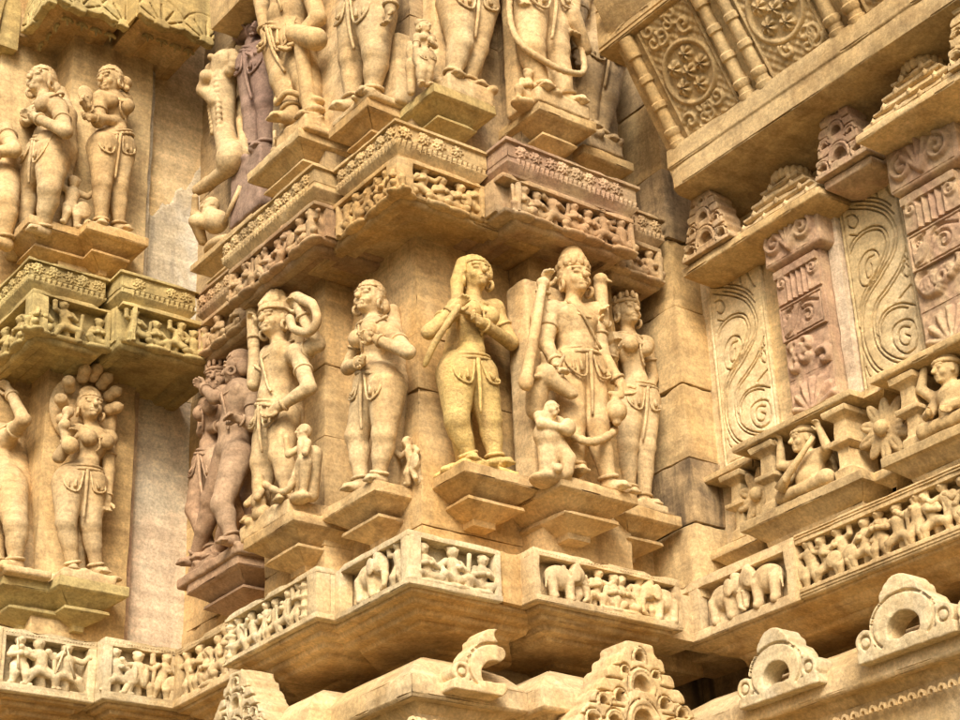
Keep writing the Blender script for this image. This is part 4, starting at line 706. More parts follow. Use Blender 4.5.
pedestal('bleached bracket pedestal under the upper garlanded statue', 'A', .83, 1.225, -.10, .5, 2.82, 'buff', seed=520)
pedestal('dark bracket pedestal in the shaded upper corner', 'A', 1.215, 1.58, .01, .6, 2.745, 'buff', seed=530)
pedestal('long bracket ledge under the rearing beast in the upper recess', 'B', 1.48, 2.20, .0, .6, 2.655, 'buff', th=.04, seed=540)
# ------------------------------------------------------------------ side wall ornament
def at_B(u, v, z): return (u, v, z)
def scroll_lines(W, H, flip=False):
    base = [[(490,110),(560,104),(640,115),(692,150)], [(500,130),(600,135),(660,160),(688,215),(675,280),(630,350),(585,410),(560,460),(550,530),(562,600),(605,660),(670,686),(740,690),(800,672)],
            [(520,285),(545,240),(590,208),(635,205),(655,240),(645,290),(610,350),(570,410),(548,470)], [(735,262),(705,322),(655,390),(612,445),(595,512),(610,580),(650,618),(712,630),(782,622)],
            [(762,440),(700,441),(645,470),(617,525),(625,565)], [(548,365),(552,320),(578,280),(612,270),(630,295),(620,340),(592,382),(562,388),(548,365)], [(612,288),(588,300),(574,335),(582,362),(600,350),(600,315)],
            [(762,545),(745,495),(705,495),(672,528),(678,575),(715,598),(752,580),(762,545)], [(735,515),(708,515),(693,540),(703,568),(728,568),(735,545),(718,538)], [(505,160),(530,150),(552,170),(540,195),(515,190),(512,172)], [(640,30),(625,60),(632,95)], [(655,20),(660,50),(680,85),(694,95)],
            [(730,315),(745,330),(735,355),(715,345),(722,325)], [(745,380),(720,405),(700,425)], [(570,650),(585,680),(620,705)], [(520,220),(548,222)], [(745,290),(715,310)], [(560,60),(585,75),(580,100)]]
    out = []
    for l in base:
        q = []
        for x, y in l:
            a = np.linalg.solve(np.array([[205, 90], [-100, 620.]]), np.array([x - 485, y - 100.])); s_, t_ = a
            s_ = .05 + .9 * np.clip(s_, 0, 1); t_ = .02 + .96 * np.clip(t_, 0, 1)
            if flip: s_, t_ = s_, t_
            q.append((s_ * W, (1 - t_) * H))
        out.append(catmull(q, 8))
    return out
def scroll_panel(label, v0, z0, W, H, mat, border=.03, var=0):
    ls = scroll_lines(W, H)
    for l in ls[:5]:
        t = np.gradient(l, axis=0); nn = np.stack([-t[:, 1], t[:, 0]], 1) / np.maximum(np.linalg.norm(t, axis=1), 1e-9)[:, None]; ls = ls + [np.clip(l + nn * .020, [.03, .03], [W - .03, H - .03])[3:-3]]
    if var: ls = [np.stack([l[:, 0] * .94 + .03 * W, H * (.04 + .92 * (l[:, 1] / H) ** 1.12)], 1) for l in ls]
    def f(X, Z):
        Y = np.zeros_like(X)
        for l in ls: Y = np.minimum(Y, groove(dline(X, Z, l), .0052, .022))
        e = np.minimum(np.minimum(X, W - X), np.minimum(Z, H - Z)); Y = np.minimum(Y, groove(np.abs(e - .016), .005, .02 if not var else .004))
        return Y + .0022 * np.sin(X * 23 + np.sin(Z * 11)) * np.sin(Z * 17) + .0012 * np.sin(X * 71 + 3 * np.sin(Z * 31)) * np.sin(Z * 59)
    o = put('scroll_panel', relief('scroll_panel', W, H, f, .003, .028, dec=.5), mat, None, (1.905, v0, z0), ROT['B']); tag(o, label, 'panel'); return o
scroll_panel('tall buff panel with a worn incised scroll beside the engaged pilaster', -.125, .93, .40, 1.13, 'ivory', var=1)
scroll_panel('tall buff panel with a crisp incised double scroll between the two pink pilasters', -1.10, .95, .385, 1.10, 'ivory')
def volutes(W, H, seed):
    rg = random.Random(seed); kind = seed % 5
    def f(X, Z):
        x = X / W; z = Z / H; Y = np.zeros_like(X)
        if kind == 0:      # palmette between two volutes
            for c, sg in ((.22, 1), (.78, -1)):
                sp = spiral(c * W, .45 * H, .19 * W, 1.6, math.pi / 2, sg); Y = np.maximum(Y, .026 * np.clip(1 - (dline(X, Z, sp) / .017) ** 2, 0, 1))
            for a in (-.5, -.25, 0, .25, .5):
                l = np.array([(.5 * W, .12 * H), (.5 * W + a * .5 * W, .9 * H - abs(a) * .5 * H)]); Y = np.maximum(Y, .03 * np.clip(1 - (dline(X, Z, l) / .021) ** 2, 0, 1))
        elif kind == 1:    # fluted bell with curled ends
            Y = .012 + .009 * np.cos((x - .5) * 50) * (np.abs(x - .5) < .28) * (z < .75); Y = Y + .016 * (z > .78)
            for c, sg in ((.14, 1), (.86, -1)): Y = np.maximum(Y, .026 * np.clip(1 - (dline(X, Z, spiral(c * W, .6 * H, .12 * W, 1.4, 0, sg)) / .015) ** 2, 0, 1))
        elif kind == 2:    # scroll incised in a frame
            Y = np.full_like(X, .016)
            for l in (spiral(.62 * W, .45 * H, .26 * H, 1.5, 2.2, -1), catmull([(.06 * W, .12 * H), (.25 * W, .25 * H), (.42 * W, .72 * H), (.62 * W, .86 * H), (.9 * W, .7 * H)]), catmull([(.1 * W, .5 * H), (.2 * W, .78 * H), (.32 * W, .86 * H)]), catmull([(.3 * W, .1 * H), (.42 * W, .4 * H), (.5 * W, .7 * H)]), spiral(.16 * W, .7 * H, .14 * H, 1.2, 0, 1)): Y = Y + groove(dline(X, Z, l), .0085, .015)
            e = np.minimum(np.minimum(X, W - X), np.minimum(Z, H - Z)); Y = Y + groove(np.abs(e - .012), .005, .012)
        elif kind == 3:    # curling leaves
            for i in range(7):
                cx, cz = rg.uniform(.15, .85) * W, rg.uniform(.15, .85) * H; Y = np.maximum(Y, .03 * np.clip(1 - (dline(X, Z, spiral(cx, cz, rg.uniform(.14, .22) * W, .8, rg.uniform(0, 6), rg.choice((-1, 1)))) / .022) ** 2, 0, 1))
        else:              # half lotus
            for i in range(7):
                a = math.pi * (i + .5) / 7; l = np.array([(.5 * W + .1 * W * math.cos(a), .08 * H), (.5 * W + .45 * W * math.cos(a), .1 * H + .75 * H * math.sin(a))]); Y = np.maximum(Y, .03 * np.clip(1 - (dline(X, Z, l) / .024) ** 2, 0, 1))
            Y = np.maximum(Y, .034 * np.clip(1 - ((X - .5 * W) ** 2 + (Z - .1 * H) ** 2) / .0016, 0, 1))
        return Y + .002 * np.sin(X * 90) * np.sin(Z * 83 + np.sin(X * 40))
    return f
def pink_pilaster(label, v0, v1, mat='pink', seed=0, pale=True):
    root = tag(empty('carved_pilaster', (1.9, (v0 + v1) / 2, .9)), label, 'pilaster'); root.location = (0, 0, 0)
    W = abs(v1 - v0)
    box('core', 1.82, 1.96, v1 + .0, v0, .90, 1.78, mat, root, cut=.06, chip=.015, seed=seed)
    stack('capital', (1.775, 1.98, v1 - .055, v0 + .02), [(1.775, -.03), (1.79, -.006), (1.80, 0), (2.03, 0), (2.035, -.01)], mat, root, cut=.05, chip=.016, seed=seed + 1)
    box('side_strip', 1.875, 1.98, v1 - .075, v1 - .003, .90, 1.99, 'wallp' if pale else mat, root, cut=.06, chip=.01, seed=seed + 2)
    for k_, z, hh, kind, ww in (('capital_relief', 1.805, .215, 0, W + .055), ('fluted_block', 1.575, .185, 1, W), ('scroll_block', 1.365, .19, 2, W), ('leaf_block', 1.155, .19, 3, W), ('lotus_block', .935, .2, 4, W)):
        u = 1.772 if kind == 0 else 1.818
        put(k_, relief(k_, ww - .02, hh, volutes(ww - .02, hh, kind + 5 * seed), .0055, .02), mat, root, (u, v0 + (.008 if kind == 0 else -.01), z), ROT['B'])
    return root
pink_pilaster('pink sandstone pilaster of carved blocks left of the crisp scroll panel', -.705, -1.015, seed=1)
pink_pilaster('pink sandstone pilaster of carved blocks right of the crisp scroll panel', -1.555, -1.90, seed=2)
# niche shelf with dwarf pillars
nsh = tag(empty('niche_shelf'), 'projecting niche shelf with dwarf pillars and thin slab roof on the side wall', 'shelf')
for a, b, u, sd in ((-.42, -1.215, 1.66, 1), (-1.335, -2.7, 1.655, 2), (-1.20, -1.345, 1.745, 3), (-.06, -.425, 1.80, 4)):
    r = (u, 2.1, min(a, b), max(a, b)); e = (lambda q: (q, 0, q, q))
    stack('ledge', r, [(.33, e(-.09)), (.36, e(-.085)), (.42, e(-.02)), (.428, e(0)), (.472, e(0)), (.476, e(-.006))], 'buff', nsh, cut=.05, chip=.016, seed=sd)
    stack('roof_slab', r, [(.832, e(-.05)), (.842, e(-.01)), (.846, e(0)), (.878, e(0)), (.895, e(-.04)), (.93, e(-.13))], 'buff', nsh, cut=.05, chip=.02, seed=sd + 5)
def pillar(v, u=1.745, w_=.055):
    r = (u - w_, u + w_ + .12, v - w_, v + w_)
    return stack('dwarf_pillar', r, [(.478, .0), (.525, .0), (.535, -.012), (.545, -.018), (.63, -.018), (.645, .002), (.652, .012), (.672, .012), (.68, -.012), (.77, -.018), (.785, -.004), (.80, .02), (.825, .024), (.834, .01)], 'buff', nsh, cut=.05, bev=.003, chip=.01, seed=int(v * 31))
for v in (-.60, -1.085, -1.50, -1.98): pillar(v)
pillar(-.26, 1.86, .05)
def leafy(v, z, u, sc=1.0):
    P = [el(v3(0, -.05, 0), .035)]
    for i in range(10):
        a = i / 10 * 6.283 + .2; L = .125 if i % 2 else .105
        P.append(el(v3(.075 * math.cos(a), -.03, .075 * math.sin(a)), v3(.07 * (L / .12), .016, .027), roty(-a), k=.002)); P.append(rc(v3(.03 * math.cos(a), -.048, .03 * math.sin(a)), v3(.12 * math.cos(a), -.04, .12 * math.sin(a)), .004, k=.001, op='-'))
    o = put('leaf_rosette', sculpt('leaf_rosette', P, .006, .004, erode=.001), 'buff', nsh, (u, v, z), ROT['B']); o.scale = (sc,) * 3
leafy(-1.30, .66, 1.80, 1.15); leafy(-.42, .66, 1.86, 1.1)
def seated(label, v, stick=False, seed=0):
    root = tag(empty('seated_figure', (1.78, v, .476), ROT['B']), label, 'statue', 'seated figures in the niche shelf'); s = .72; hd = v3(0, -.06, .292); R = rotz(-.5 if stick else -.35)
    P = [el(v3(0, -.03, .05), v3(.12, .07, .055)), rc(v3(0, -.03, .07), v3(0, -.03, .17), .068, .07), el(v3(0, -.035, .175), v3(.085, .06, .065)), el(v3(0, -.075, .10), v3(.06, .04, .045)), rc(v3(0, -.03, .2), hd, .034, .028, k=.01), rc(v3(-.09, -.03, .2), v3(.09, -.03, .2), .036)]
    for g in (-1, 1):
        k_ = v3(g * .14, -.09, .045); P += [rc(v3(g * .05, -.04, .045), k_, .05, .042), rc(k_, v3(-g * .02, -.11, .03), .036, .026, k=.01)]
    arms = (((-.10, -.03, .2), (-.16, -.06, .22), (-.14, -.07, .31)), ((.10, -.03, .2), (.15, -.07, .2), (.13, -.08, .29))) if stick else (((-.10, -.03, .2), (-.15, -.06, .26), (-.12, -.06, .34)), ((.10, -.03, .2), (.14, -.07, .11), (.05, -.12, .09)))
    arms += (((-.09, -.03, .19), (-.13, -.07, .12), (-.08, -.12, .10)),)
    for a, b, c in arms: P += [rc(a, b, .03, .024, k=.008), rc(b, c, .024, .018, k=.006)] + hand_prims(np.array(c), np.array(c) - np.array(b), .62, 1)
    HP, T = head_prims(hd, s, R); P += HP + [rc(v3(0, .05, .05), v3(0, .05, .2), .08, .07)]
    put('body', sculpt('body', P, .0056, .016, erode=.001), 'buff', root)
    put('headdress', sculpt('headdress', [rc(T(.07 * math.cos(a), .012 + .08 * math.sin(a), .05), T(.07 * math.cos(a + .4), .012 + .08 * math.sin(a + .4), .05), .012, k=.003) for a in np.arange(0, 6.2, .4)] + [el(T(0, .02, .07), v3(.05, .05, .04))], .0055, .006), 'buff', root)
    if stick: put('lute', tube_mesh('lute', [(-.11, -.14, .06), (-.05, -.145, .11), (.06, -.13, .2), (.11, -.11, .26)], [.032, .02, .014, .012], 8), 'buff', root)
    put('necklace', ring_mesh('necklace', (0, -.045, .215), (0, -.6, 1), .06, .055, .007), 'buff', root); return root
seated('seated niche figure playing a slanting lute between two dwarf pillars', -.84, True)
seated('seated niche figure with one raised arm beyond the leaf rosette', -1.72, False, 1)
# miniature pediments above the panels
def pierced(W, H, dep, taper, arches):
    """stepped slab with raised, hollowed horseshoe arches"""
    def f(X, Y, Z):
        x = np.abs(X); n = 7; st = np.floor(Z / H * n) / n; hw = (W / 2) * np.clip(1.0 - taper * (.72 * Z / H + .28 * st), .05, 1)
        d = np.maximum(x - hw - .006 * np.sin(Z * 90), np.maximum(-Z, Z - H)) * .75; d = np.maximum(d, np.abs(Y) - dep)
        for q in range(1, n): d = np.maximum(d, -np.maximum(np.abs(Z - q * H / n) - .004, np.maximum(Y + dep * .72, .13 * W - x)))
        for cx, cz, r in arches:
            r = r * W; q = np.hypot((x - cx * W) if cx else X, (Z - cz * H) * .85); low = cz * H - Z - r * .25
            d = np.minimum(d, np.maximum(np.maximum(np.abs(q - r * 1.22) - r * .10, low - r * .15), np.abs(Y + dep) - .007)); d = np.maximum(d, -np.maximum(np.maximum(np.abs(q - r * 1.42) - .0035, low - r * .3), Y + dep * .75))
            d = np.maximum(d, -np.maximum(np.maximum(q - r * .85, low), Y + dep * .35))
            d = np.minimum(d, np.maximum(np.hypot((x - cx * W) if cx else X, Z - cz * H + r * .35) - r * .5, np.abs(Y + dep * .3) - dep * .35))
        return d
    return f
def arch_block(name, par, v, z, W, H, u, mat, dep=.07):
    f = pierced(W, H, dep, .60, ((0, .16, .15), (.33, .10, .085), (0, .56, .11), (.25, .42, .06), (0, .86, .055)))
    return put(name, sculpt(name, [fn(f, (-W / 2 - .01, -dep, -.005), (W / 2 + .01, dep, H + .01), k=0)], .0055, 0, erode=.0018, seed=v), mat, par, (u, v, z), ROT['B'])
def mini_roof(par, v0, v1, z, u, mat, n=4, mx=0.):
    lo, hi = min(v0, v1), max(v0, v1)
    for i in range(n):
        o = i * .055; zz_ = z + i * .062
        stack('roof_tier', (u + o * .35, 2.0, lo + o, hi - o), [(zz_, -.02), (zz_ + .012, 0), (zz_ + .026, 0), (zz_ + .034, -.03), (zz_ + .062, -.035)], mat, par, cut=.04, chip=.012, bev=.003, seed=i)
        m_ = max(2, int((hi - lo - 2 * o) / .14))
        for q in range(m_):
            vv = lo + o + (q + .5) * (hi - lo - 2 * o) / m_
            put('antefix', copy_mesh_mat(ANT, mat), mat, par, (u + o * .35 + .004, vv, zz_ + .02), ROT['B']).scale = (.75,) * 3
    c = (lo + hi) / 2; zz_ = z + n * .062 - .01
    put('ribbed_disc', sculpt('ribbed_disc', [el(v3(0, 0, .02), v3(.10, .10, .035))] + [el(v3(.09 * math.cos(a), .09 * math.sin(a), .02), v3(.02, .02, .034), k=.003) for a in np.arange(0, 6.2, .37)] + [el(v3(0, 0, .055), v3(.06, .06, .02))], .006, .004), mat, par, (u + .16, c, zz_))
ANT = sculpt('antefix', [el(v3(0, 0, .004), v3(.024, .012, .024)), el(v3(0, -.008, .006), v3(.01, .01, .01), k=.002), rc(v3(0, 0, .02), v3(0, 0, .036), .009, .004, k=.004)], .0045, .004)
p1 = tag(empty('carved_pediment'), 'buff tiered miniature pediment with pierced arch above the worn scroll panel', 'pediment')
stack('cornice', (1.68, 2.0, -1.18, -.17), [(1.93, -.12), (1.955, -.02), (1.965, 0), (2.005, 0), (2.012, -.01)], 'buff', p1, cut=.05, chip=.015, seed=600)
arch_block('arch_block', p1, -.40, 2.012, .36, .34, 1.72, 'rust'); mini_roof(p1, -.56, -1.16, 2.012, 1.70, 'cream')
p2 = tag(empty('carved_pediment'), 'pinkish pierced-arch pediment block over the left pink pilaster', 'pediment')
stack('cornice', (1.715, 2.0, -1.50, -1.19), [(1.95, -.10), (1.975, -.02), (1.985, 0), (2.025, 0), (2.03, -.01)], 'pink', p2, cut=.05, chip=.015, seed=605)
arch_block('arch_block', p2, -1.34, 2.03, .34, .36, 1.745, 'pink')
p3 = tag(empty('carved_pediment'), 'cream tiered miniature pediment with ribbed disc over the right pink pilaster', 'pediment')
stack('cornice', (1.58, 2.0, -2.5, -1.53), [(1.98, -.20), (2.0, -.16), (2.015, -.02), (2.022, 0), (2.06, 0), (2.066, -.01)], 'cream', p3, cut=.05, chip=.015, seed=610)
mini_roof(p3, -1.56, -2.14, 2.066, 1.60, 'cream'); arch_block('arch_block', p3, -2.30, 2.066, .34, .36, 1.62, 'cream')
# seat beam and leaning back
sb = tag(empty('seat_beam'), 'heavy plain stone beam projecting above the miniature pediments', 'beam')
prism('beam', [(1.5, 2.605), (1.498, 2.49), (1.508, 2.48), (1.508, 2.365), (1.56, 2.35), (1.74, 2.34), (1.90, 2.29), (2.4, 2.29), (2.4, 2.605)], (-3.2, -.33), 'buff', sb, cut=.07, chip=.018, bev=.006, seed=620)
bk = tag(empty('seat_back', (1.52, 0, 2.60), 0), 'outward-leaning carved seat back with turned balusters and round medallions', 'seat back')
bk.rotation_euler = (math.radians(29.4), 0, ROT['B'])
box('back_slab', .30, 3.0, .035, .16, -.03, .95, 'buff', bk, cut=.09, seed=630)
def turned(x):
    prof = [(0, .05), (.03, .052), (.035, .042), (.06, .04), (.075, .05), (.10, .05), (.11, .038), (.22, .034), (.232, .044), (.262, .044), (.27, .034), (.38, .032), (.39, .042), (.42, .042), (.43, .033), (.53, .032), (.54, .044), (.58, .046), (.66, .046)]
    n = 18; V = [(x + r * math.cos(a), .02 + r * math.sin(a) * .9, z) for z, r in prof for a in np.linspace(0, 2 * math.pi, n, endpoint=False)]
    F = [(i * n + j_, i * n + (j_ + 1) % n, (i + 1) * n + (j_ + 1) % n, (i + 1) * n + j_) for i in range(len(prof) - 1) for j_ in range(n)]
    put('baluster', npmesh('baluster', V, F, True, .6), 'buff', bk)
for x in (.40, .935, 1.06, 1.57, 1.695, 2.2, 2.33): turned(x)
def medallion(cx, W=.40):
    H = .62; rg = random.Random(int(cx * 100)); ros = [(.5 * W + .095 * math.cos(a), .46 * H + .095 * math.sin(a)) for a in np.arange(0, 6.2, 1.256)] + [(.5 * W, .46 * H)]
    curls = [spiral(rg.uniform(.06, W - .06), rg.choice((rg.uniform(.03, .10), rg.uniform(.5, .6))), .05, 1.1, rg.uniform(0, 6), rg.choice((-1, 1)), 20) for _ in range(12)]
    def f(X, Z):
        r = np.hypot(X - .5 * W, (Z - .46 * H)); Y = .02 * np.clip(1 - ((r - .165) / .02) ** 2, 0, 1)
        for a, b in ros:
            q = np.hypot(X - a, Z - b); th = np.arctan2(Z - b, X - a); Y = np.maximum(Y, (.032 * np.clip(1 - (q / .05) ** 2, 0, 1) ** .5) * (.62 + .38 * np.cos(6 * th + a * 40)))
        for l in curls: Y = np.maximum(Y, np.where(r > .185, .022, 0) * np.clip(1 - (dline(X, Z, l) / .016) ** 2, 0, 1))
        e = np.minimum(X, W - X); Y = np.maximum(Y, .016 * np.clip(1 - ((e - .012) / .01) ** 2, 0, 1)); Y = np.maximum(Y, (r > .18) * .006 * (1 + np.sin(X * 120) * np.sin(Z * 110)))
        return Y
    put('medallion_panel', relief('medallion_panel', W, H, f, .005, .03), 'buff', bk, (cx - W / 2, .03, .02))
for x in (.675, 1.31, 1.95): medallion(x)
rl = tag(empty('top_rail'), 'stone rail with incised wave scroll at the head of the leaning seat back', 'rail')
box('rail', 1.19, 1.50, -3.2, -.20, 3.185, 3.5, 'buff', rl, cut=.07, chip=.015, seed=640)
def wave(X, Z):
    Y = np.zeros_like(X)
    for i in range(4):
        o = .1 + i * .46
        for l in (catmull([(o, .05), (o + .08, .10), (o + .13, .20), (o + .22, .24), (o + .34, .18), (o + .46, .06)]), spiral(o + .24, .14, .065, 1.5, 1.5, -1), catmull([(o + .05, .04), (o + .16, .06), (o + .3, .05)])): Y = np.minimum(Y, groove(dline(X, Z, l), .011, .016))
    return np.minimum(Y, groove(np.abs(np.minimum(Z, .29 - Z) - .022), .006, .014))
put('scroll_face', relief('scroll_face', 1.95, .29, wave, .007, .02), 'buff', rl, (1.184, -.21, 3.195), ROT['B'])
# ------------------------------------------------------------------ arched gables standing on the roll eaves
def gable(label, face, loc, W, H, mat, kind, seed=0):
    dep = .09
    tri = pierced(W, H, dep, .86, ((0, .14, .085), (.21, .10, .05), (.36, .08, .045), (0, .52, .07), (.16, .36, .04), (.28, .30, .035), (.11, .66, .028), (0, .82, .04)))
    def arch(X, Y, Z):
        x = np.abs(X); r = np.hypot(X / (W * .34), (Z - .40 * H) / (.44 * H)); d = (r - 1) * .28 * W
        d = np.minimum(d, np.maximum(x - W * .5, np.maximum(-Z, Z - .16 * H)))
        d = np.minimum(d, np.maximum(np.hypot(x - .40 * W, Z - .28 * H) - .10 * W, -99)); d = np.minimum(d, np.hypot(x * .8, Z - .84 * H) - .13 * W); d = np.minimum(d, np.hypot(x - .13 * W, Z - .80 * H) - .07 * W)
        d = np.maximum(d, -Z); d = np.maximum(d, np.abs(Y) - dep * .7)
        hole = np.maximum(np.hypot(X / .17 / W, (Z - .30 * H) / (.24 * H)) - 1, (.20 * H - Z) * 3) * .1; d = np.maximum(d, -np.maximum(hole, -99))
        gr = np.abs(r - .93) * .28 * W - .006; d = np.maximum(d, -np.maximum(gr, np.maximum(Y + dep * .5, .12 * H - Z)))
        gr = np.abs(np.hypot(x - .40 * W, Z - .28 * H) - .05 * W) - .005; return np.maximum(d, -np.maximum(gr, Y + dep * .5))
    f = tri if kind == 'tri' else arch
    if kind == 'half': f = lambda X, Y, Z: np.maximum(arch(X, Y, Z), X - .03 - .03 * np.sin(Z * 40))
    o = put('arched_gable', sculpt('arched_gable', [fn(f, (-W / 2 - .06, -dep - .01, -.01), (W / 2 + .06, dep + .01, H + .02), k=0)], .0062, 0, erode=.002, dec=.5, seed=seed), mat, None, loc, ROT[face]); tag(o, label, 'gable'); return o
gable('stepped triangular gable pierced with little arches under the elephant frieze', 'A', (1.13, -.13, -.60), .84, .45, 'cream', 'tri', 1)
gable('stepped triangular gable seen edge-on under the running-figure frieze', 'B', (-.10, 1.20, -.47), .66, .36, 'pale', 'tri', 2)
gable('broken half arch gable on the outer corner eave', 'A', (.40, -.02, -.47), .46, .29, 'cream', 'half', 3)
gable('bleached arch gable on the side wall eave by the inner corner', 'B', (1.60, -.66, -.46), .50, .30, 'pale', 'arch', 4)
gable('bleached arch gable on the side wall eave under the row of dancers', 'B', (1.60, -1.42, -.45), .54, .31, 'pale', 'arch', 5)
gable('bleached arch gable at the forward end of the side wall eave', 'B', (1.60, -1.95, -.45), .48, .275, 'pale', 'arch', 6)
# ------------------------------------------------------------------ carved eave over the left pier
ev = tag(empty('carved_eave'), 'deep yellow stone eave with incised lotus leaves and scalloped lower edge over the left pier', 'eave')
def leaf_fascia(L):
    def f(X, Y, Z):
        w_ = .31; t = (X / w_) % 1.0; ph = np.abs(np.sin(np.pi * t)); bot = .05 - .045 * ph + .006 * np.sin(X * 60)
        d = np.maximum(np.maximum(bot - Z, Z - .44), np.maximum(np.abs(Y - .03 + (Z - .2) * -.12) - .03, np.maximum(-X, X - L))) * .9
        cx = (t - .5) * w_; r = np.hypot(cx, Z - .02); th = np.arctan2(Z - .02, cx)
        rays = np.abs(np.sin(th * 6.0)) * r * .16 - .005; curve = np.abs(np.hypot(cx * 1.1, Z - .05) - .19) - .006
        return np.maximum(d, -np.maximum(np.minimum(np.maximum(rays, np.maximum(.05 - r, r - .17)), curve), Y - .012))
    return sculpt('leaf_fascia', [fn(f, (-.01, -.06, -.01), (L + .01, .11, .45), k=0)], .0075, 0, erode=.0015)
for face, loc, L, rect in (('A', (-.47, 2.10, 4.185), .52, (-.47, .04, 2.11, 3.2)), ('A', (-.96, 2.23, 4.185), .49, (-.96, -.47, 2.24, 3.2)), ('B', (-.97, 2.68, 4.185), .44, None), ('B', (-1.16, 3.3, 4.185), .62, (-1.14, -.8, 2.68, 3.6))):
    put('leaf_fascia', leaf_fascia(L), 'yellow', ev, loc, ROT[face])
    if rect: stack('eave_soffit', rect, [(5.2, -.02), (4.245, -.03), (4.235, -.06), (4.235, -.10), (4.22, -.11), (4.22, -.15), (4.24, -.17), (4.25, -.22), (4.255, -.245)], 'warm', ev, cut=.08, chip=0, seed=int(L * 50))
FRG = sculpt('fringe_drop', [rc(v3(0, 0, 0), v3(0, 0, -.05), .012, .004), el(v3(0, 0, 0), v3(.034, .014, .016), k=.004), el(v3(-.03, 0, -.012), v3(.012, .01, .012), k=.003), el(v3(.03, 0, -.012), v3(.012, .01, .012), k=.003)], .0055, .004)
for face, a, b, pl in (('A', -.38, .0, 2.24), ('A', -.86, -.48, 2.36), ('B', 2.4, 2.75, -.84)):
    n = int(abs(b - a) / .095)
    for i in range(n):
        t = min(a, b) + (i + .5) * abs(b - a) / n; put('fringe_drop', copy_mesh_mat(FRG, 'yellow'), 'yellow', ev, (t, pl, 4.215) if face == 'A' else (pl, t, 4.215), ROT[face])
box('eave_step', -.485, -.462, 2.11, 2.3, 4.215, 4.9, 'yellow', ev, seed=19)
box('end_post', -1.10, -.98, 2.70, 2.95, 4.12, 5.0, 'yellow', ev, seed=9)
# eave block of the main pier just entering the view
tb = tag(empty('carved_eave'), 'corner of a carved eave of the main pier beside the left lotus-leaf eave', 'eave')
stack('eave_block', (-.10, .6, 1.45, 1.85), [(4.10, -.05), (4.11, 0), (4.45, .02), (5.2, -.1)], 'buff', tb, cut=.08, seed=12)
# ------------------------------------------------------------------ statues
def extra(root, name, prims, mat, h=.0062, k=.01): return put(name, sculpt(name, prims, h, k, erode=.0008), mat, root)
r, j, s, T = figure('stone_statue', 'lichen-yellow lady statue drawing a scarf across her chest', 'lady_scarf', 'lichen', yaw=-.12, tilt=-.05, hair='veil', reach=.17)
extra(r, 'scarf', [rc(a, b, .016, .014, k=.006) for a, b in zip(*(lambda c: (c[:-1], c[1:]))(catmull([j['hl'] + v3(.01, -.03, .0), j['hl'] + v3(-.05, -.02, -.10), j['el'] + v3(.01, -.02, -.08), j['el'] + v3(-.0, .04, -.16)], 6)))] + [rc(j['hl'], j['hr'] + v3(0, 0, .03), .012, k=.005)], 'lichen')
r, j, s, T = figure('stone_statue', 'tall-crowned four-armed statue with a club, a bull head and a dwarf at its knee', 'crowned_god', 'statue', male=True, yaw=-.1, crown='tall', slab=(-.29, .02, 1.13), reach=.2)
extra(r, 'club', [rc(j['club0'], j['club1'], .03, .022), el(j['club0'], v3(.036, .036, .045)), el(j['club1'], v3(.034, .034, .03))], 'statue')
b, n = j['bull'], j['snout']
extra(r, 'bull_head', [rc(b + v3(-.02, 0, .03), n + v3(.0, 0, .0), .055, .033), el(b + v3(-.025, .015, .03), v3(.06, .055, .06)), rc(b + v3(-.04, .05, .0), b + v3(-.03, .09, -.12), .06, .05), rc(b + v3(-.03, 0, .07), b + v3(-.075, -.03, .125), .018, .008), rc(b + v3(.015, -.04, .07), b + v3(.035, -.07, .12), .018, .008), el(b + v3(.02, -.065, .015), .011, k=.002), rc(b + v3(-.05, 0, .02), b + v3(-.10, -.01, .0), .02, .012), el(n + v3(.012, -.01, -.01), v3(.02, .02, .016), k=.005)], 'statue')
d0, d1, d2 = j['dwh'], j['dwb'], j['dwf']
hp, _ = head_prims(d0 + v3(-.005, -.06, -.055), .5, rotz(-.1))
extra(r, 'dwarf', hp + [rc(d0 - v3(.01, .03, .09), d1, .042, .06), el(d1 - v3(0, -.0, .03), v3(.075, .07, .07)), rc(d1, d2 + v3(-.02, 0, .0), .06, .045), rc(d1 + v3(.02, 0, -.04), d2 + v3(.06, -.05, .05), .05, .04), rc(d2 + v3(.06, -.05, .05), d2 + v3(.05, -.05, -.02), .036, .03), rc(d2, d2 + v3(-.02, -.07, -.02), .03, .024), rc(d1 + v3(-.05, 0, .06), d1 + v3(-.07, -.04, .0), .028, .024), rc(d1 + v3(-.07, -.04, 0), d1 + v3(.03, -.09, -.02), .024, .02), rc(d1 + v3(.05, -.02, .05), d1 + v3(.09, -.06, .01), .026, .022), el(d1 + v3(.05, -.09, -.01), v3(.04, .035, .045)), el(v3(d2[0] + .02, -.03, d2[2] - .04), v3(.12, .09, .035))], 'statue')
p = j['pot']; extra(r, 'water_pot', [el(p, v3(.058, .055, .058)), rc(p + v3(0, 0, .04), p + v3(0, 0, .085), .026, .02, k=.006), rc(p + v3(-.028, 0, .09), p + v3(.028, 0, .09), .012), el(p - v3(0, 0, .06), v3(.022, .022, .02)), rc(p + v3(.03, -.02, .08), p + v3(.02, -.02, .14), .014)], 'statue')
a, b = j['bird0'], j['bird1']; extra(r, 'sceptre', [rc(a - v3(0, 0, .03), b - v3(0, 0, .03), .027, .036), el(b + v3(-.005, -.012, .005), v3(.038, .04, .036)), rc(b + v3(.01, -.035, .0), b + v3(.025, -.06, -.02), .012, .006, k=.003)], 'statue')
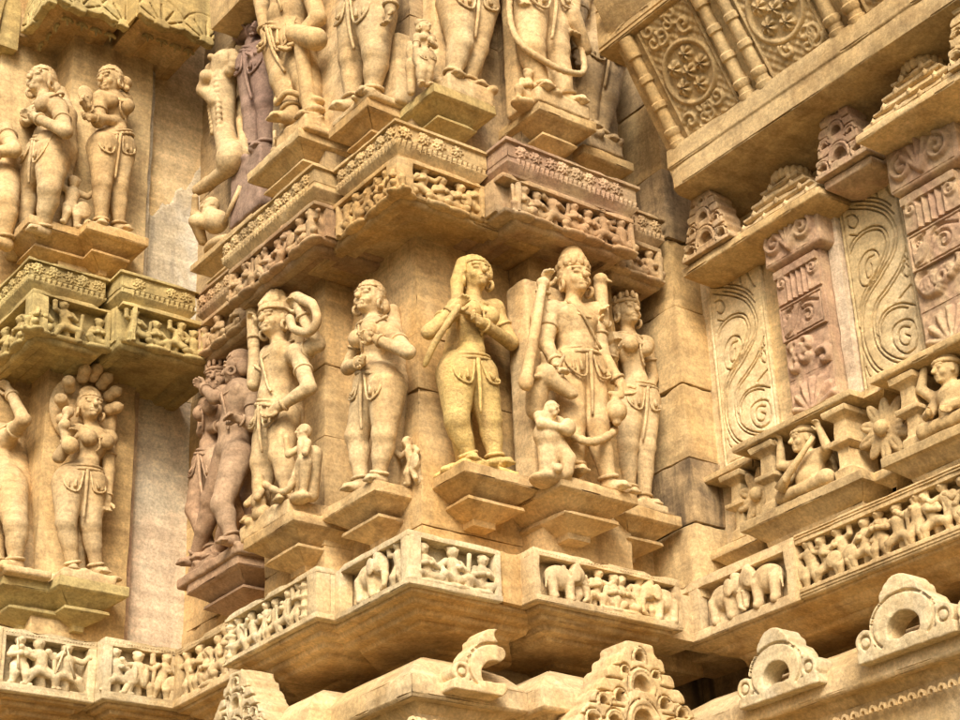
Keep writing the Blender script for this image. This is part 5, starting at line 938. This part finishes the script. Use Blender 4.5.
gl = catmull([j['ga'] + v3(-.02, .04, .03), j['ga'], j['gb'], j['gc'], j['gc'] + v3(.02, .03, .06)], 8); put('garland', tube_mesh('garland', gl, [.019 + .005 * (i % 2) for i in range(len(gl))], 8), 'statue', r)
r, j, s, T = figure('stone_statue', 'slender lady statue with a diadem, next to the engaged pilaster', 'lady_right', 'statue', yaw=.0, crown='diadem', reach=.2, size=.92)
r, j, s, T = figure('stone_statue', 'smooth buff lady statue facing the recess and holding a flower at her breast', 'lady_flower', 'statue', yaw=.3, tilt=.1, hair='side', reach=.16)
extra(r, 'flower', [el(j['hr'] + v3(-.03, -.03, .02), v3(.026, .02, .026), k=.003)] + [el(j['hr'] + v3(-.03 + .03 * math.cos(a), -.028, .02 + .03 * math.sin(a)), .014, k=.003) for a in np.arange(0, 6.2, 1.05)], 'statue')
helper(r, .18, .13, 0, 'statue', 'stand', 4, 1.0)
r, j, s, T = figure('stone_statue', 'turbaned statue with raised arms, a coiling serpent and small attendants at its feet', 'turbaned_god', 'statue', male=True, yaw=.2, crown='turban', reach=.14)
sn = catmull([j[k] for k in ('s0', 's1', 's2', 's3', 's4', 's5')], 8)
extra(r, 'serpent', [rc(a, b, .021, k=.008) for a, b in zip(sn[:-1], sn[1:])] + [el(j['s0'] + v3(-.01, -.01, .0), v3(.036, .03, .03)), rc(j['s0'] + v3(.01, .0, .0), j['s1'], .03, .024)], 'statue')
extra(r, 'lotus_stalk', [rc(j['club0'] - v3(0, 0, .10), j['club1'], .032, .036), el(j['club1'] + v3(0, 0, .02), v3(.05, .045, .05))], 'statue')
for nm, (a, b, q) in {'attendant': ('k0', 'k1', .34)}.items():
    H0 = j[a]; H1 = j[b]; hp, _ = head_prims(H0, .45, rotz(-.3)); L = H0[2] - H1[2]
    extra(r, nm, hp + [rc(H0 - v3(0, 0, .06), H0 - v3(0, 0, .14), .034, .03), el(H0 - v3(0, 0, .09), v3(.042, .034, .036)), el(H0 - v3(0, 0, .16), v3(.045, .035, .03)), rc(H0 - v3(.02, 0, .17), H1 + v3(-.03, 0, .0), .032, .02), rc(H0 - v3(-.02, 0, .17), H1 + v3(.03, 0, 0), .032, .02), rc(H0 + v3(-.04, 0, -.07), H0 + v3(-.08, -.04, -.10), .018), rc(H0 + v3(-.08, -.04, -.1), H0 + v3(-.07, -.06, -.02), .015), rc(H0 + v3(.04, 0, -.07), H0 + v3(.06, -.03, -.14), .018), el(H1 - v3(0, 0, .03), v3(.06, .05, .03)), rc(v3(H1[0], H1[1] + .06, H1[2]), v3(H0[0], H0[1] + .06, H0[2] - .1), .04)], 'statue', .0055, .008)
H0 = j['m0']; H1 = j['m1']; extra(r, 'attendant', [el(H0, v3(.034, .034, .04)), rc(H0 - v3(0, 0, .03), H0 - v3(0, 0, .1), .03, .04), el(H1, v3(.06, .05, .045)), rc(H0 + v3(-.03, 0, -.05), H0 + v3(-.05, -.04, -.10), .018), rc(H0 + v3(.03, 0, -.05), H0 + v3(.05, -.04, -.10), .018), el(H0 + v3(0, 0, .035), v3(.026, .026, .022))], 'statue', .0055, .008)
gl = catmull([j['ga'] + v3(0, .04, .05), j['ga'], j['gb'], j['gc'], j['gc'] + v3(.02, .03, .06)], 8); put('garland', tube_mesh('garland', gl, [.016 + .004 * (i % 2) for i in range(len(gl))], 8), 'statue', r)
r, j, s, T = figure('stone_statue', 'lady statue under a hood of serpent heads on the left pier', 'naga', 'statue', yaw=-.05, hair='ring', reach=.13)
hoods = ['n0', 'n1', 'n2', 'n3', 'n4', 'n5', 'n6', 'n7']
for k_ in hoods: q = j[k_]; d = q - (j['head'] + v3(0, 0, .0)); d = d / np.linalg.norm(d); extra(r, 'serpent_head', [el(q + v3(0, -.01, 0), v3(.038, .036, .034)), rc(q - d * .03 + v3(0, .03, 0), q, .034, .03), rc(q + d * .01 + v3(-.012, -.04, .004), q + d * .01 + v3(.012, -.04, .004), .008, k=.003)], 'statue')
extra(r, 'hood', [el(v3(j['head'][0] + .0, .07, j['head'][2] + .02), v3(.19, .055, .22)), rc(j['n7'] + v3(0, .06, 0), j['tail'] + v3(.05, .05, -.02), .035, .03)], 'statue', .008)
extra(r, 'lotus_stalk', [rc(j['o0'], j['o1'], .026, .02), rc(j['o1'], j['o2'], .02, .016), el(j['o2'], v3(.035, .03, .035)), el(j['o1'] + v3(.01, -.02, .0), v3(.03, .024, .03)), el(j['o0'] + v3(.02, -.01, -.03), v3(.05, .04, .05))], 'statue')
r, j, s, T = figure('stone_statue', 'lady statue with a large hair bun gazing at a mirror in her hand', 'mirror', 'statue', yaw=-1.2, tilt=-.05, nod=.25, hair='bun', reach=.16)
extra(r, 'mirror', [el(j['hl'] + v3(-.03, -.03, .07), v3(.05, .02, .06)), rc(j['hl'] + v3(0, -.02, 0), j['hl'] + v3(-.02, -.03, .04), .018)], 'statue')
helper(r, -.24, .06, 0, 'statue', 'stand', 3, 1.35)
r, j, s, T = figure('stone_statue', 'statue with combed-back hair clasping its hands, at the outer corner of the left pier', 'man_left', 'statue', yaw=.4, hair='side', reach=.14)
figure('stone_statue', 'statue with crossed arms on the far side of the left pier, upper storey', 'up_far_left', 'statue', yaw=-.2, hair='side', reach=.14)
r, j, s, T = figure('stone_statue', 'statue with a raised arm at the outer corner of the left pier, lower storey', 'mid_far_left', 'statue', yaw=-.2, hair='bun', reach=.14)
r, j, s, T = figure('stone_statue', 'striding upper statue with one hand on a draped club', 'u_god', 'statue', male=True, yaw=-.3, crown='turban', reach=.14, slab=(.0, .34, 1.2))
extra(r, 'club', [rc(j['hr'] + v3(0, -.02, .02), j['hr'] + v3(.16, .02, -.10), .055, .065), rc(j['hr'] + v3(.02, .0, -.02), j['ar'] + v3(.0, -.02, .02), .04, .045), el(j['ar'] + v3(0, 0, .08), v3(.07, .06, .03)), el(j['ar'] + v3(0, 0, .02), v3(.075, .065, .03))], 'statue')
helper(r, -.18, .0, 0, 'statue', 'sit', 5, 1.2)
gl = catmull([j['kl'] + v3(-.09, .02, -.02), j['al'] + v3(-.05, -.07, .06), j['al'] + v3(.06, -.07, .07), j['kr'] + v3(.0, -.03, -.12)], 8); put('garland', tube_mesh('garland', gl, .018, 8), 'statue', r)
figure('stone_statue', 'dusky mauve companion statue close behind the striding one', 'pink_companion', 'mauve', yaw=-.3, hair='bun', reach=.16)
figure('stone_statue', 'upper lady statue standing on the orange-buff pedestal with a rough stump at her foot', 'u_lady_b', 'statue', yaw=-.2, hair='bun', reach=.16, slab=(.06, .22, .45))
figure('stone_statue', 'upper lady statue on the yellow-topped pedestal beside a child attendant', 'u_lady_a', 'statue', yaw=.3, hair='side', reach=.17, slab=(-.12, .2, 1.1))
figure('stone_statue', 'child-sized attendant statue standing at the knee of the upper lady', 'attendant', 'statue', yaw=.3, reach=.14, hair='side', h=.009, drape=False)
r, j, s, T = figure('stone_statue', 'upper statue with a long looped garland on the bleached pedestal', 'u_god_r', 'statue', male=True, yaw=.3, crown='tall', reach=.14, slab=(-.2, .2, 1.2))
gl = catmull([j['pl'] + v3(-.10, .0, .16), j['pl'] + v3(-.15, .0, -.10), j['kl'] + v3(-.11, -.02, .0), j['al'] + v3(-.06, -.09, .11), j['al'] + v3(.10, -.11, .08), j['ar'] + v3(.08, -.08, .19), j['pr'] + v3(.13, -.02, -.05)], 9); put('garland', tube_mesh('garland', gl, [.016 + .004 * (i % 2) for i in range(len(gl))], 8), 'statue', r)
extra(r, 'conch', [rc(j['hr'] + v3(-.03, -.02, .03), j['hr'] + v3(.08, 0, -.14), .06, .035), el(j['hr'] + v3(-.02, -.02, .0), v3(.05, .05, .055))], 'statue')
helper(r, -.19, .02, 0, 'statue', 'sit', 6, 1.2)
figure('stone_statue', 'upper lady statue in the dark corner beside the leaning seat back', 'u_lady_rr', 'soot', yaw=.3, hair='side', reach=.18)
# embracing couple: one carving, two bodies
cp = tag(empty('statue_group'), 'smooth brown statue of a couple in embrace in the recess of the pier', 'statue')
for key, kw in (('couple_woman', dict(yaw=.7, crown='diadem')), ('couple_man', dict(yaw=-1.0, male=True, hair='side'))):
    org = J[key][1]; e = empty('figure', org, ROT['B'], cp); figure('figure', None, key, 'brown', parent=(e,), girdle=key == 'couple_woman', drape=False, reach=.16, plinth=True, size=.98, **kw)
# rearing beast over a crouching warrior
fc, org, q = J['vyala']; q = {k: v3(*p) for k, p in q.items()}
vy = tag(empty('beast_statue', org, ROT['B']), 'rearing lion beast above a crouching warrior in the upper recess', 'statue')
h0 = q['head']
extra(vy, 'beast', [el(h0, v3(.10, .09, .09)), rc(h0, q['snout'], .07, .045), rc(h0 + v3(-.02, -.06, -.04), q['snout'] + v3(.02, 0, -.07), .03, .022), el(h0 + v3(-.03, -.09, .035), .022, k=.004), rc(h0 + v3(.02, 0, .07), h0 + v3(.06, .02, .13), .03, .015), rc(h0, q['chest'], .08, .085), rc(q['chest'], q['belly'], .085, .062), rc(q['belly'], q['thigh'], .065, .075), el(q['thigh'], v3(.105, .085, .105)), rc(q['thigh'] - v3(.02, 0, .06), q['foot'], .05, .038), rc(q['foot'], q['foot'] + v3(-.07, -.03, -.015), .045, .035), rc(q['fl0'], q['fl1'], .05, .04), rc(q['fl1'], q['fl2'], .04, .03), el(q['fl2'], .042), rc(q['thigh'] + v3(.08, .05, 0), q['tail'], .03, .025), rc(v3(q['chest'][0], .12, q['chest'][2]), v3(q['thigh'][0], .12, .1), .07, .07)] + [el(q['chest'] + (q['belly'] - q['chest']) * t + v3(-.07 + .02 * t, -.05, 0), .02, k=.003) for t in np.arange(-.4, 1.1, .13)] + [el(q['chest'] + (q['belly'] - q['chest']) * t + v3(.05, -.06, 0), .022, k=.003) for t in np.arange(-.5, 1.3, .15)] + [el(h0 + v3(.05 + .05 * math.cos(a), .02, .06 * math.sin(a)) + v3(.02, -.03, -.04), .035, k=.004) for a in np.arange(-2, 2.2, .6)], 'statue', .008, .015)
hp, _ = head_prims(q['rh'], .62, rotz(-.4))
extra(vy, 'warrior', hp + [rc(q['rh'] - v3(0, 0, .07), q['rb'], .055, .06), el(q['rb'], v3(.085, .07, .07)), rc(q['rb'], q['rb'] + v3(-.10, -.08, .03), .05, .04), rc(q['rb'] + v3(-.10, -.08, .03), q['rf'] + v3(-.06, -.03, -.0), .04, .03), rc(q['rb'] + v3(.02, 0, -.02), q['rf'] + v3(.10, 0, .04), .05, .035), rc(q['rh'] + v3(-.06, 0, -.08), q['rh'] + v3(-.10, -.05, -.02), .028), rc(q['rh'] + v3(-.1, -.05, -.02), q['rh'] + v3(-.05, -.08, .06), .025, .02), rc(v3(q['rb'][0], .1, .0), v3(q['rb'][0], .12, q['rh'][2]), .09, .08), el(v3(q['rb'][0] - .02, 0, .03), v3(.15, .12, .05))], 'statue', .007, .012)
put('spear', tube_mesh('spear', [q['st0'], q['st1']], [.016, .012], 8), 'statue', vy)
